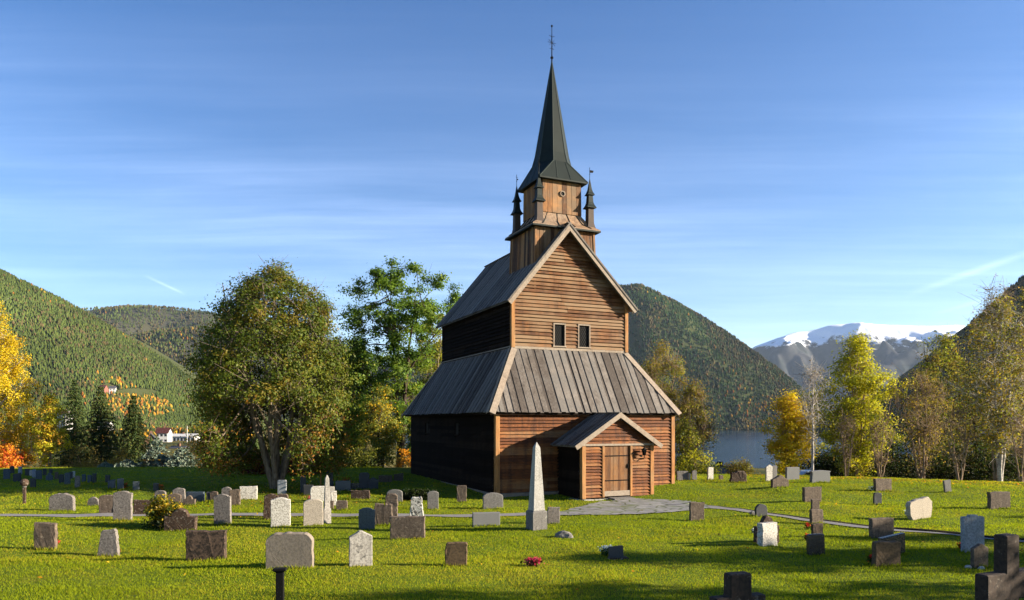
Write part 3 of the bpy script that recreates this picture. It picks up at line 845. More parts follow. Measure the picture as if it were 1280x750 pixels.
# ---- aisle roof, hipped all round
def hip_roof():
    e = [(-OE, -OE), (W + OE, -OE), (W + OE, L + OE), (-OE, L + OE)]
    t = [(INS, INS), (W - INS, INS), (W - INS, L - INS), (INS, L - INS)]
    core = MB()
    core.loft([[(x * 0.988 + 0.06, y * 0.988 + 0.08, Z1 - 0.10) for x, y in e], [(x * 0.988 + 0.06, y * 0.988 + 0.08, Z1 - 0.02) for x, y in e], [(x, y, Z2 - 0.04) for x, y in t]])
    run, rise = OE + INS, Z2 - Z1
    T = math.hypot(run, rise)
    mb = MB()
    sides = [((-OE, -OE), EX, EY, W + 2 * OE, 0.215), ((W + OE, -OE), EY, -EX, L + 2 * OE, 0.24), ((W + OE, L + OE), -EX, -EY, W + 2 * OE, 0.24), ((-OE, L + OE), -EY, EX, L + 2 * OE, 0.235)]
    for (o, a, inn, ln, st) in sides:
        wv = (inn * run + EZ * rise).normalized(); nv = (EZ * run - inn * rise).normalized()
        def tf(s, ln=ln):
            return (0.0, min(T, max(0.0, s) / run * T, max(0.0, ln - s) / run * T))
        planks(mb, (o[0], o[1], Z1), a, wv, nv, 0, ln, tf, st, 0.028, 0.032, 0.034)
    c = core.build('aisle_roof', M['tarred'], CH)
    mb.build('roof_boards', M['roof'], c)
    for (p, q) in zip(e, t):
        # two boards meeting along the hip, one lying on each roof side
        h = MB(); sx = -1 if p[0] < 0 else 1; sy = -1 if p[1] < 0 else 1
        P0 = Vector((p[0], p[1], Z1)); Q0 = Vector((q[0], q[1], Z2)); hd = (Q0 - P0).normalized()
        for out, al in ((Vector((0, sy, 0)), Vector((-sx, 0, 0))), (Vector((sx, 0, 0)), Vector((0, -sy, 0)))):
            nv = (EZ * run + out * rise).normalized(); wd = 0.27 if out.y else 0.16
            sd = nv.cross(hd).normalized()
            if sd.dot(al) < 0: sd = -sd
            a0 = P0 - hd * 0.05 + nv * 0.068; b0 = Q0 + nv * 0.068; o_ = -sd * 0.03
            h.hexa([a0 + o_, b0 + o_, b0 + sd * wd, a0 + sd * wd, a0 + o_ + nv * 0.04, b0 + o_ + nv * 0.04, b0 + sd * wd + nv * 0.04, a0 + sd * wd + nv * 0.04])
        h.build('hip_board', M['trim'], CH, bevel=0.006)
    mb = MB()
    for (x0, y0, x1, y1) in ((INS, INS - 0.05, W - INS, INS - 0.05), (INS - 0.05, INS, INS - 0.05, L - INS)):
        mb.beam((x0, y0, Z2 + 0.06), (x1, y1, Z2 + 0.06), 0.05, 0.13)
    mb.build('flashing_board', M['trim'], CH, bevel=0.006)
hip_roof()

# ---- upper nave walls
U0, U1, V0, V1 = INS, W - INS, INS, L - INS
slope_l = (ZA - ZR) / (UC - (INS - OU)); slope_r = (ZA - ZR) / ((W - INS + OU) - UC)
def roofz(u): return ZA - slope_l * (UC - u) if u < UC else ZA - slope_r * (u - UC)
cx_ = MB()
zl_, zr__ = roofz(U0), roofz(U1)
cx_.loft([[(U0 + 0.06, v, Z2 - 0.3), (U1 - 0.06, v, Z2 - 0.3), (U1 - 0.06, v, zr__ - 0.2), (UC, v, ZA - 0.25), (U0 + 0.06, v, zl_ - 0.2)] for v in (V0 + 0.06, V1 - 0.06)])
cx_.build('wall_core', M['tarred'], CH)
WIN = [(4.02, 4.74, 7.34, 8.52), (5.47, 6.21, 7.34, 8.54)]
def gb(z):
    lo = U0 + 0.14 if z < zl_ else UC - (ZA - z) / slope_l + 0.02
    hi = U1 - 0.14 if z < zr__ else UC + (ZA - z) / slope_r - 0.02
    lo = min(lo, UC - 0.01); hi = max(hi, UC + 0.01)
    return lo, hi
mb = MB(); clap(mb, (0, V0, 0), EX, -EY, Z2 + 0.12, ZA - 0.12, gb, 0.185, holes=WIN); mb.build('gable_wall', M['gable'], CH)
mb = MB(); clap(mb, (0, V1, 0), EX * -1, EY, Z2 + 0.05, ZA - 0.2, lambda z: tuple(sorted((-gb(z)[0], -gb(z)[1]))), 0.20); mb.build('gable_wall', M['tarred'], CH)
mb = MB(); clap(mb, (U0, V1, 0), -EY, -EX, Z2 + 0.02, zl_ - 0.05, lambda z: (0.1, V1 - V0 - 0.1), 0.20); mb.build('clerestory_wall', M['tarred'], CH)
mb = MB(); clap(mb, (U1, V0, 0), EY, EX, Z2 + 0.02, zr__ - 0.05, lambda z: (0.1, V1 - V0 - 0.1), 0.20); mb.build('clerestory_wall', M['wall'], CH)
for (u, v, k) in ((U0 - 0.05, V0 - 0.118, 1), (U1 - 0.15, V0 - 0.118, 1), (U0 - 0.05, V1 - 0.14, 0), (U1 - 0.15, V1 - 0.14, 0)):
    m_ = MB(); m_.box(u, u + 0.20, v, v + 0.20, Z2 + 0.04, (zl_ if u < UC else zr__) - 0.02)
    m_.build('corner_post', M['post'] if k else M['tarred'], CH, bevel=0.01)
for (a, b, z0, z1) in WIN:
    f = MB(); y0, y1 = V0 - 0.10, V0 + 0.02; t_ = 0.065
    f.box(a, a + t_, y0, y1, z0, z1); f.box(b - t_, b, y0, y1, z0, z1)
    f.box(a + t_, b - t_, y0 + 0.004, y1, z1 - t_, z1); f.box(a - 0.03, b + 0.03, y0 - 0.02, y1, z0 - 0.06, z0 + 0.002)
    fr = f.build('window', M['trim'], CH)
    p = MB(); p.box(a + t_ + 0.002, b - t_ - 0.002, V0 - 0.01, V0 + 0.03, z0 + 0.004, z1 - t_ - 0.002); p.build('pane', M['dark'], fr)
    g = MB()
    n_ = 7
    for k in range(-n_, n_ + 1):
        for sg in (1, -1):
            # lead lattice clipped to the pane
            pts = []
            x_, z_ = (a + b) / 2 + k * 0.13, (z0 + z1) / 2
            lo, hi = -2, 2
            for (c0, c1, cc, dd) in ((a + t_, b - t_, x_, sg * 0.6), (z0 + 0.01, z1 - t_, z_, 1.0)):
                q = sorted(((c0 - cc) / dd, (c1 - cc) / dd)); lo = max(lo, q[0]); hi = min(hi, q[1])
            if hi > lo + 0.02:
                g.beam((x_ + sg * 0.6 * lo, V0 - 0.018 - 0.004 * (sg > 0), z_ + lo), (x_ + sg * 0.6 * hi, V0 - 0.018 - 0.004 * (sg > 0), z_ + hi), 0.012, 0.006, (0, 1, 0))
    g.build('lead_lattice', M['iron'], fr)

# ---- nave roof
def nave_roof():
    ul, ur = INS - OU, W - INS + OU
    v0, v1 = INS - OG, L - INS + OG
    core = MB(); th = 0.10
    core.loft([[(ul, v, ZR - th), (ul, v, ZR), (UC, v, ZA), (ur, v, ZR), (ur, v, ZR - th), (UC, v, ZA - 0.16)] for v in (v0, v1)])
    c = core.build('nave_roof', M['roof'], CH)
    mb = MB()
    for (ue, sgn) in ((ul, 1), (ur, -1)):
        run = abs(UC - ue); rise = ZA - ZR; T = math.hypot(run, rise)
        wv = (EX * sgn * run + EZ * rise).normalized(); nv = (EZ * run - EX * sgn * rise).normalized()
        planks(mb, (ue, v0, ZR), EY, wv, nv, 0, v1 - v0, lambda s: (-0.06, T), 0.26, 0.02, 0.028, 0.028)
    mb.build('roof_boards', M['roof'], c)
    m_ = MB()
    m_.beam((UC, v0 - 0.02, ZA + 0.075), (UC, v1, ZA + 0.075), 0.20, 0.05); m_.build('ridge_board', M['roof'], CH)
    for (ue, sgn) in ((ul, -1), (ur, 1)):
        d = Vector((UC - ue, 0, ZA - ZR)); u_ = d.normalized(); nrm = Vector((-u_.z * -sgn * -1, 0, 0))
        nv = Vector((sgn * abs(u_.z), 0, abs(u_.x)))
        b1 = MB()
        a = Vector((ue, v0 - 0.03, ZR)) - u_ * 0.12 - nv * 0.13; e = Vector((UC, v0 - 0.03, ZA)) - nv * 0.13
        # front board in the gable plane, mitred upright at the ridge
        q = [a - nv * 0.11, a + nv * 0.155]
        top = Vector((UC, v0 - 0.03, ZA)) + nv * 0.025; bot = Vector((UC, v0 - 0.03, ZA)) - nv * 0.24
        tz = top.z + (UC - top.x) * 0 ; 
        def on_axis(p):   # slide along the slope to the ridge plane
            k = (UC - p.x) / u_.x; return p + u_ * k
        p0, p1 = q; p2, p3 = on_axis(p1), on_axis(p0)
        off = Vector((0, -0.05, 0))
        b1.hexa([p0, p1, p2, p3, p0 + off, p1 + off, p2 + off, p3 + off])
        b1.build('bargeboard', M['trim'], CH, bevel=0.006)
        b2 = MB()
        r0, r1 = a + nv * 0.10, a + nv * 0.185; r2, r3 = on_axis(r1), on_axis(r0)
        off2 = Vector((0, -0.085, 0)); st = Vector((0, -0.052, 0))
        b2.hexa([r0 + st, r1 + st, r2 + st, r3 + st, r0 + off2, r1 + off2, r2 + off2, r3 + off2])
        b2.build('bargeboard', M['roof'], CH)
nave_roof()

# ---- chancel behind
ch = MB(); cu0, cu1, cv0, cv1 = 2.6, 7.3, L - INS, L + 3.6
ch.loft([[(cu0, v, -0.5), (cu1, v, -0.5), (cu1, v, 5.2), ((cu0 + cu1) / 2, v, 8.9), (cu0, v, 5.2)] for v in (cv0, cv1)])
cw = ch.build('chancel', M['tarred'], CH)
mb = MB()
for (ue, sgn) in ((cu0 - 0.3, 1), (cu1 + 0.3, -1)):
    run = abs((cu0 + cu1) / 2 - ue); rise = 4.5
    wv = (EX * sgn * run + EZ * rise).normalized(); nv = (EZ * run - EX * sgn * rise).normalized()
    planks(mb, (ue, cv0, 4.75), EY, wv, nv, 0, cv1 - cv0 + 0.3, lambda s: (0, math.hypot(run, rise)), 0.28, 0.02, 0.03, 0.03, base=0.02)
mb.build('roof', M['roof'], cw)

# ---- porch
PU0, PU1, PV = 3.47, 7.39, -2.3
PUC = 5.40; PZ0, PZE, PZA = -0.16, 2.32, 3.78
pe0, pe1 = PU0 - 0.40, PU1 + 0.30
core = MB()
core.loft([[(PU0 + 0.07, v, -0.2), (PU1 - 0.07, v, -0.2), (PU1 - 0.07, v, PZE), (PUC, v, PZA - 0.2), (PU0 + 0.07, v, PZE)] for v in (PV + 0.07, -0.03)])
PO = core.build('porch', M['tarred'], CH)
D0, D1, DT = 4.66, 6.06, 2.27
mb = MB()
clap(mb, (0, PV, 0), EX, -EY, PZ0 + 0.04, PZE - 0.06, lambda z: (PU0 + 0.16, PU1 - 0.16), 0.155, holes=[(D0 - 0.14, D1 + 0.14, -1, 5)])
ps_l = (PZA - 2.30) / (PUC - pe0); ps_r = (PZA - 2.30) / (pe1 - PUC)
clap(mb, (0, PV - 0.03, 0), EX, -EY, PZE + 0.06, PZA - 0.25, lambda z: (PUC - (PZA - 0.16 - z) / ps_l, PUC + (PZA - 0.16 - z) / ps_r), 0.175)
mb.build('wall', M['gable'] if False else M['wall'], PO)
mb = MB(); clap(mb, (PU0, 0, 0), -EY, -EX, PZ0 + 0.04, PZE - 0.02, lambda z: (0.03, -PV - 0.12), 0.165); mb.build('wall', M['tarred'], PO)
mb = MB(); clap(mb, (PU1, PV, 0), EY, EX, PZ0 + 0.04, PZE - 0.02, lambda z: (0.12, -PV - 0.03), 0.165); mb.build('wall', M['wall'], PO)
for u in (PU0 - 0.03, PU1 - 0.17):
    m_ = MB(); m_.box(u, u + 0.20, PV - 0.112, PV + 0.12, PZ0, PZE - 0.045); m_.build('corner_post', M['post'], PO, bevel=0.01)
for u in (D0 - 0.13, D1 + 0.01):
    m_ = MB(); m_.box(u, u + 0.12, PV - 0.108, PV + 0.08, PZ0 + 0.03, PZE - 0.045); m_.build('door_post', M['post'], PO, bevel=0.01)
m_ = MB(); m_.box(PU0 - 0.05, PU1 + 0.05, PV - 0.118, PV + 0.02, PZE - 0.04, PZE + 0.075); m_.build('lintel', M['trim'], PO, bevel=0.01)
mb = MB()
planks(mb, (D0 - 0.008, PV + 0.0, 0.16), EX, EZ, -EY, 0, D1 - D0 + 0.016, lambda s: (0, PZE - 0.21), 0.19, 0.008, 0.03, 0.006, 0.15)
for z in (0.62, 1.78):
    mb.box(D0 + 0.01, D1 - 0.01, PV - 0.055, PV - 0.041, z, z + 0.05)
mb.box(D1 - 0.14, D1 - 0.07, PV - 0.06, PV - 0.042, 1.20, 1.42); mb.beam((D1 - 0.105, PV - 0.085, 1.24), (D1 - 0.105, PV - 0.085, 1.38), 0.025, 0.025, (0, 1, 0))
dr = mb.build('door', [M['door'], M['iron']], PO)
nb = len(dr.data.polygons)
for p in dr.data.polygons:
    if p.index >= nb - 24: p.material_index = 1
m_ = MB(); m_.box(D0 - 0.02, D1 + 0.02, PV - 0.09, PV + 0.02, PZ0 + 0.07, 0.155); m_.build('door_sill', M['trim'], PO, bevel=0.01)
ft = MB()
for (x0, y0, x1, y1) in ((PU0 - 0.05, PV - 0.05, PU1 + 0.05, PV - 0.05), (PU0 - 0.05, 0, PU0 - 0.05, PV), (PU1 + 0.05, PV, PU1 + 0.05, 0)):
    footing(x0, y0, x1, y1)
f_ = ft.build('foundation', S['foundation'], PO, bevel=0.03)
ft = MB(); ft.loft([[(4.75, PV - 0.10, -0.5), (4.75, PV - 0.75, -0.5), (6.0, PV - 0.8, -0.5), (6.05, PV - 0.10, -0.5)], [(4.8, PV - 0.12, -0.13), (4.82, PV - 0.7, -0.145), (5.95, PV - 0.72, -0.14), (6.0, PV - 0.12, -0.13)]])
ft.build('step', S['grey'], PO, bevel=0.02)
c2 = MB(); vv0, vv1 = PV - 0.27, 0.0
c2.loft([[(pe0, v, 2.23), (pe0, v, 2.30), (PUC, v, PZA), (pe1, v, 2.30), (pe1, v, 2.23), (PUC, v, PZA - 0.12)] for v in (vv0 + 0.03, vv1)])
for (ue, sgn) in ((pe0, 1), (pe1, -1)):
    run = abs(PUC - ue); rise = PZA - 2.30; T = math.hypot(run, rise)
    wv = (EX * sgn * run + EZ * rise).normalized(); nv = (EZ * run - EX * sgn * rise).normalized()
    planks(c2, (ue, vv0, 2.30), EY, wv, nv, 0, vv1 - vv0, lambda s: (-0.05, T), 0.19, 0.014, 0.026, 0.026, base=0.004)
c2.beam((PUC, vv0 - 0.03, PZA + 0.07), (PUC, vv1, PZA + 0.07), 0.16, 0.04)
c2.build('roof', M['roof'], PO)
for (ue, sgn) in ((pe0, -1), (pe1, 1)):
    u_ = Vector((PUC - ue, 0, PZA - 2.30)).normalized(); nv = Vector((sgn * abs(u_.z), 0, abs(u_.x)))
    a = Vector((ue, vv0 - 0.01, 2.30)) - u_ * 0.1
    b1 = MB(); p0, p1 = a - nv * 0.15, a + nv * 0.07
    def on_axis(p): return p + u_ * ((PUC - p.x) / u_.x)
    p2, p3 = on_axis(p1), on_axis(p0); off = Vector((0, -0.045, 0))
    b1.hexa([p0, p1, p2, p3, p0 + off, p1 + off, p2 + off, p3 + off]); b1.build('bargeboard', M['trim'], PO, bevel=0.005)
# wall lantern on a bracket
ln = MB(); lx, ly = 6.72, PV
ln.box(lx - 0.05, lx + 0.05, ly - 0.075, ly - 0.02, 1.60, 1.82)
ln.tube([(lx, ly - 0.07, 1.66), (lx, ly - 0.22, 1.62), (lx, ly - 0.30, 1.70), (lx, ly - 0.30, 1.80)], 0.02)
ln.lathe((lx, ly - 0.30, 1.80), [(0.03, 0), (0.07, 0.02), (0.075, 0.035)], 6)
for k in range(6):
    q = k * math.pi / 3
    ln.beam((lx + 0.07 * math.cos(q), ly - 0.30 + 0.07 * math.sin(q), 1.83), (lx + 0.12 * math.cos(q), ly - 0.30 + 0.12 * math.sin(q), 2.08), 0.016, 0.016)
ln.lathe((lx, ly - 0.30, 2.07), [(0.15, 0), (0.15, 0.012), (0.06, 0.09), (0.025, 0.11), (0.03, 0.13), (0.0, 0.16)], 6)
ln.lathe((lx, ly - 0.30, 1.84), [(0.055, 0), (0.10, 0.225)], 6)
lo_ = ln.build('wall_lantern', [M['iron'], M['glass']], PO)

# ---- tower
TX, TY = 4.80, 3.30
def ring(hx, hy, z, cx=TX, cy=TY): return [(cx - hx, cy - hy, z), (cx + hx, cy - hy, z), (cx + hx, cy + hy, z), (cx - hx, cy + hy, z)]
TB = MB(); TB.loft([ring(1.80, 1.60, 10.2), ring(1.70, 1.50, 13.6)])
TW = TB.build('tower', M['tower'], CH)
def vplanks(mb, hx0, hy0, z0, hx1, hy1, z1, step=0.22):
    """upright planks on the four battered faces"""
    for (sx, sy) in ((0, -1), (1, 0), (0, 1), (-1, 0)):
        n = int((2 * (hx0 if sy else hy0)) / step); 
        for k in range(n):
            a, b = -1 + 2 * k / n + 0.006, -1 + 2 * (k + 1) / n - 0.006
            t = 0.024 + RB.uniform(0, 0.014)
            def P(f, lvl, off):
                hx, hy, z = ((hx0, hy0, z0), (hx1, hy1, z1))[lvl]
                if sy: return (TX + f * hx, TY + sy * (hy + off), z)
                return (TX + sx * (hx + off), TY + f * hy, z)
            mb.hexa([P(a, 0, 0), P(b, 0, 0), P(b, 0, t), P(a, 0, t), P(a, 1, 0), P(b, 1, 0), P(b, 1, t), P(a, 1, t)])
mb = MB(); vplanks(mb, 1.80, 1.60, 10.2, 1.70, 1.50, 13.55); mb.build('wall', M['tower'], TW)
for (sx, sy) in ((-1, -1), (1, -1), (1, 1), (-1, 1)):
    m_ = MB(); a = [(TX + sx * 1.75, TY + sy * 1.55), (TX + sx * 1.86, TY + sy * 1.55), (TX + sx * 1.86, TY + sy * 1.66), (TX + sx * 1.75, TY + sy * 1.66)]
    b = [(p[0] - sx * 0.10, p[1] - sy * 0.10) for p in a]
    m_.loft([[(p[0], p[1], 10.2) for p in a], [(p[0], p[1], 13.55) for p in b]]); m_.build('corner_board', M['tower'], TW)
# skirt roof with standing seams
sk = MB(); sk.loft([ring(1.98, 1.78, 13.50), ring(1.98, 1.78, 13.57), ring(1.55, 1.38, 13.86), ring(1.10, 1.10, 14.45)])
skm = sk.build('skirt_roof', M['skirtroof'], TW)
sm = MB()
for (sx, sy) in ((0, -1), (1, 0), (0, 1), (-1, 0)):
    for f in (-0.72, -0.24, 0.24, 0.72):
        def P(h, z, hy_): 
            return (TX + f * h, TY + sy * hy_, z) if sy else (TX + sx * h, TY + f * hy_, z)
        pts = [P(1.98, 13.585, 1.78), P(1.55, 13.88, 1.38), P(1.10, 14.47, 1.10)]
        sm.tube(pts, 0.028, 4)
sm.build('standing_seam', M['copper'], TW)
cm = MB(); cm.loft([ring(2.0, 1.80, 13.44), ring(2.0, 1.80, 13.52)]); cm.build('cornice', M['copper'], TW)
# belfry
bf = MB(); bf.loft([ring(1.13, 1.13, 14.35), ring(1.13, 1.13, 16.15)]); bf.build('belfry_core', M['tower'], TW)
mb = MB(); vplanks(mb, 1.15, 1.15, 14.38, 1.13, 1.13, 16.12, 0.26); mb.build('belfry', M['tower'], TW)
ph = MB(); c_ = Vector((TX + 0.02, TY - 1.18, 15.42)); n = 20; ro, ri = 0.155, 0.105
for k in range(n):
    q0, q1 = 2 * math.pi * k / n, 2 * math.pi * (k + 1) / n
    def P(r, q, y): return c_ + Vector((r * math.cos(q), y, r * math.sin(q)))
    ph.hexa([P(ri, q0, 0.03), P(ri, q1, 0.03), P(ro, q1, 0.03), P(ro, q0, 0.03), P(ri, q0, -0.05), P(ri, q1, -0.05), P(ro, q1, -0.05), P(ro, q0, -0.05)])
ph.build('porthole_frame', M['trim'], TW)
pd = MB(); pd.loft([[c_ + Vector((ri * 0.98 * math.cos(2 * math.pi * k / n), y, ri * 0.98 * math.sin(2 * math.pi * k / n))) for k in range(n)] for y in (0.02, -0.012)]); pd.build('porthole', M['dark'], TW)
# broach spire
sp = MB()
def octa(ap, z):
    r = ap / math.cos(math.pi / 8)
    return [(TX + r * math.cos(math.radians(22.5 + 45 * k - 135)), TY + r * math.sin(math.radians(22.5 + 45 * k - 135)), z) for k in range(8)]
E0 = ring(1.42, 1.42, 16.06); E1 = ring(1.42, 1.42, 16.13)
A1 = octa(0.98, 17.20); A2 = octa(0.84, 17.75); AP = (TX, TY, 23.05)
sp.poly(list(reversed(E0)))
for k in range(4): sp.poly([E0[k], E0[(k + 1) % 4], E1[(k + 1) % 4], E1[k]])
M1 = octa(1.16, 16.62)
for k in range(4):
    a, b = E1[k], E1[(k + 1) % 4]
    # octagon vertex order: -112.5, -67.5 (front side edge), -22.5, 22.5 (right) ...
    i, j = 2 * k, 2 * k + 1
    sp.poly([a, b, A1[j], A1[i]])
    sp.poly([b, A1[(j + 1) % 8], A1[j]])
for k in range(8):
    sp.poly([A1[k], A1[(k + 1) % 8], A2[(k + 1) % 8], A2[k]]); sp.poly([A2[k], A2[(k + 1) % 8], AP])
sp_o = sp.build('spire', M['copper'], TW)
sm = MB()
for k in range(8):
    sm.tube([A1[k], A2[k], tuple(Vector(A2[k]).lerp(Vector(AP), 0.985))], [0.026, 0.024, 0.012], 4)
for k in range(4):
    sm.tube([E1[k], A1[2 * k]], 0.028, 4); sm.tube([E1[(k + 1) % 4], A1[2 * k + 1]], 0.028, 4)
    for f in (0.36, 0.64):
        p = Vector(E1[k]).lerp(Vector(E1[(k + 1) % 4]), f); q = Vector(A1[2 * k]).lerp(Vector(A1[2 * k + 1]), 0.15 if f < .5 else 0.85)
        sm.tube([p + Vector((0, 0, 0.01)), q], 0.02, 4)
sm.build('spire_seams', M['seam'], TW)
fi = MB(); fi.tube([(TX, TY, 22.9), (TX, TY, 24.85)], [0.035, 0.015], 6)
fi.lathe((TX, TY, 23.05), [(0.02, 0), (0.09, 0.06), (0.09, 0.10), (0.02, 0.18)], 8)
fi.lathe((TX, TY, 24.78), [(0.01, 0), (0.06, 0.05), (0.06, 0.09), (0.01, 0.14)], 8)
for q in range(8):
    a_ = q * math.pi / 4; fi.beam((TX, TY, 23.95), (TX + 0.24 * math.cos(a_), TY + 0.06 * math.sin(a_), 23.95 + 0.24 * math.sin(a_)), 0.018, 0.018)
for s_ in (-1, 1):
    fi.beam((TX, TY, 24.25), (TX + s_ * 0.16, TY, 24.33), 0.018, 0.018); fi.beam((TX, TY, 23.65), (TX + s_ * 0.13, TY, 23.6), 0.018, 0.018)
fi.build('finial', M['iron'], TW)
# corner pinnacles
for i_, (px_, py_) in enumerate(((TX - 1.42, TY - 1.28), (TX + 1.60, TY - 1.30), (TX + 1.60, TY + 1.30), (TX - 1.50, TY + 1.30))):
    def sq(h, z): return ring(h, h, z, px_, py_)
    p = MB(); p.loft([sq(0.30, 13.60), sq(0.22, 13.78), sq(0.17, 14.0), sq(0.155, 14.85)])
    pin = p.build('pinnacle', M['shingle'], TW)
    c = MB(); c.loft([sq(0.27, 14.80), sq(0.27, 14.83), sq(0.19, 14.97), sq(0.145, 15.12), sq(0.12, 15.52)])
    c.loft([sq(0.20, 15.50), sq(0.20, 15.525), sq(0.135, 15.65), sq(0.09, 15.82), sq(0.012, 16.38)])
    c.build('cap', M['copper'], TW)
    v = MB(); v.tube([(px_, py_, 16.3), (px_, py_, 17.0)], 0.014, 5); v.lathe((px_, py_, 16.62), [(0.01, 0), (0.035, 0.03), (0.01, 0.06)], 6)
    if i_ == 1:
        v.hexa([(px_, py_ - 0.006, 16.72), (px_ + 0.20, py_ - 0.006, 16.74), (px_ + 0.20, py_ + 0.006, 16.74), (px_, py_ + 0.006, 16.72), (px_, py_ - 0.006, 16.86), (px_ + 0.24, py_ - 0.006, 16.86), (px_ + 0.24, py_ + 0.006, 16.86), (px_, py_ + 0.006, 16.86)])
    else:
        v.beam((px_ - 0.06, py_, 16.85), (px_ + 0.06, py_, 16.85), 0.014, 0.014); v.beam((px_ + 0.0, py_, 16.72), (px_ + 0.08, py_, 16.76), 0.02, 0.06)
    v.build('weathervane', M['iron'], TW)

# ------------------------------------------------------------------ gravestones
def outline(shape, w, h, r):
    """front outline of a stone, counter-clockwise from the bottom left corner"""
    a = w / 2; P = []
    def arc(cx, cz, rx, rz, t0, t1, n=9):
        return [(cx + rx * math.cos(math.radians(t0 + (t1 - t0) * k / (n - 1))), cz + rz * math.sin(math.radians(t0 + (t1 - t0) * k / (n - 1)))) for k in range(n)]
    if shape == 'rect': top = [(a, h), (-a, h)]
    elif shape == 'taper': top = [(a * 0.80, h * 0.93), (a * 0.62, h), (-a * 0.5, h * 0.985), (-a * 0.74, h * 0.92)]
    elif shape == 'round': top = arc(0, h - a * 0.42, a, a * 0.42, 0, 180, 13)
    elif shape == 'dome': top = arc(0, h - min(a, h * 0.75), a, min(a, h * 0.75), 0, 180, 15)
    elif shape == 'soft':
        c = min(a, h) * 0.42; top = arc(a - c, h - c, c, c, 0, 80, 6) + [(0, h * 1.0 + 0.012 * w)] + arc(-a + c, h - c, c, c, 100, 180, 6)
    elif shape == 'corner':
        c = min(a, h) * 0.2; top = arc(a - c, h - c, c, c, 0, 90, 4) + arc(-a + c, h - c, c, c, 90, 180, 4)
    elif shape == 'scroll':
        s = h - a * 0.22
        top = [(a, s - 0.01), (a * 0.86, s + 0.01)] + arc(0, s - a * 0.02, a * 0.74, a * 0.24, 8, 172, 9) + [(-a * 0.86, s + 0.01), (-a, s - 0.01)]
    elif shape == 'point': top = [(a, h - a * 0.5), (a * 0.93, h - a * 0.44), (0.03, h), (-0.03, h), (-a * 0.93, h - a * 0.44), (-a, h - a * 0.5)]
    elif shape == 'gothic':
        top = [(a, h * 0.62), (a * 0.62, h * 0.72), (a * 0.40, h * 0.86), (a * 0.12, h), (-a * 0.12, h), (-a * 0.40, h * 0.86), (-a * 0.62, h * 0.72), (-a, h * 0.62)]
    elif shape == 'shoulder':
        s = h * 0.66; top = [(a, s * 0.98), (a * 0.55, s)] + arc(0, s - 0.02, a * 0.54, h - s + 0.02, 2, 178, 11) + [(-a * 0.55, s), (-a, s * 0.98)]
    elif shape == 'cap': top = [(a * 0.90, h * 0.84), (a, h * 0.88), (a, h * 0.94), (a * 0.1, h), (-a * 0.1, h), (-a, h * 0.94), (-a, h * 0.88), (-a * 0.90, h * 0.84)]
    elif shape == 'step': top = [(a, h * 0.93), (a * 0.92, h * 0.955), (a * 0.40, h * 0.955), (a * 0.36, h), (-a * 0.36, h), (-a * 0.40, h * 0.955), (-a * 0.92, h * 0.955), (-a, h * 0.93)]
    elif shape == 'slant': top = [(a, h), (-a, h * 0.80)]
    elif shape == 'slab': top = [(a * 0.98, h * 0.45), (a * 0.92, h * 0.82), (a * 0.62, h * 0.99), (a * 0.45, h), (-a * 0.5, h * 0.80), (-a * 0.92, h * 0.68), (-a * 1.0, h * 0.5), (-a * 0.88, h * 0.1)]
    elif shape == 'split': top = [(a, h * 0.93), (a * 0.2, h), (a * 0.12, h * 0.86), (a * 0.02, h * 0.97), (-a, h * 0.99)]
    elif shape == 'lump': top = [(a, h * 0.55), (a * 0.85, h * 0.85), (a * 0.45, h * 0.9), (a * 0.15, h), (-a * 0.3, h * 0.95), (-a * 0.55, h * 0.82), (-a * 0.95, h * 0.86), (-a, h * 0.4)]
    k0 = -0.16
    wb = 1.12 if shape == 'taper' else 1.0
    if shape == 'slab': return [(-a * 0.55, k0), (a * 0.75, k0)] + top
    return [(-a * wb, k0), (a * wb, k0)] + top

def stone_mesh(shape, w, h, d, rough, rnd):
    """outline resampled, given thickness with a bevelled rim and, for worn stones, an uneven face"""
    pts = [Vector((x, z)) for x, z in outline(shape, w, h, rnd)]
    res = []
    stp = 0.05 if rough > 0.3 else 0.12
    for i, p in enumerate(pts):
        q = pts[(i + 1) % len(pts)]
        n = max(1, int((q - p).length / stp))
        for k in range(n): res.append(p.lerp(q, k / n))
    ox, oy = rnd.uniform(0, 50), rnd.uniform(0, 50)
    R = []
    for p in res:
        k = rough * 0.05 * min(1.0, max(p.y, 0) * 4)
        dx = fbm([p.x * 7 + ox], [p.y * 7 + oy], 3, 3)[0] * k; dz = fbm([p.x * 7 + oy], [p.y * 7 + ox], 3, 9)[0] * k
        R.append(Vector((p.x + dx, p.y + dz)))
    c = Vector((0, h * 0.45)); b = 0.012 + 0.02 * rough
    def inset(p, m):
        d_ = (c - p); return p + d_.normalized() * m if d_.length > m else p
    rings = []
    for (m, y) in ((b, -d / 2), (0, -d / 2 + b), (0, d / 2 - b), (b, d / 2)):
        rings.append([(inset(p, m).x, y + (rnd.uniform(-1, 1) * 0.008 * rough), inset(p, m).y) for p in R])
    mb = MB(); mb.loft(rings, False, False)
    n = len(R); N = len(mb.v)
    for (ring_i, y) in ((0, -d / 2), (3, d / 2)):
        base = ring_i * n; q = [base + j for j in range(n)]
        mb.f.append(tuple(q if ring_i else reversed(q)))
    return mb

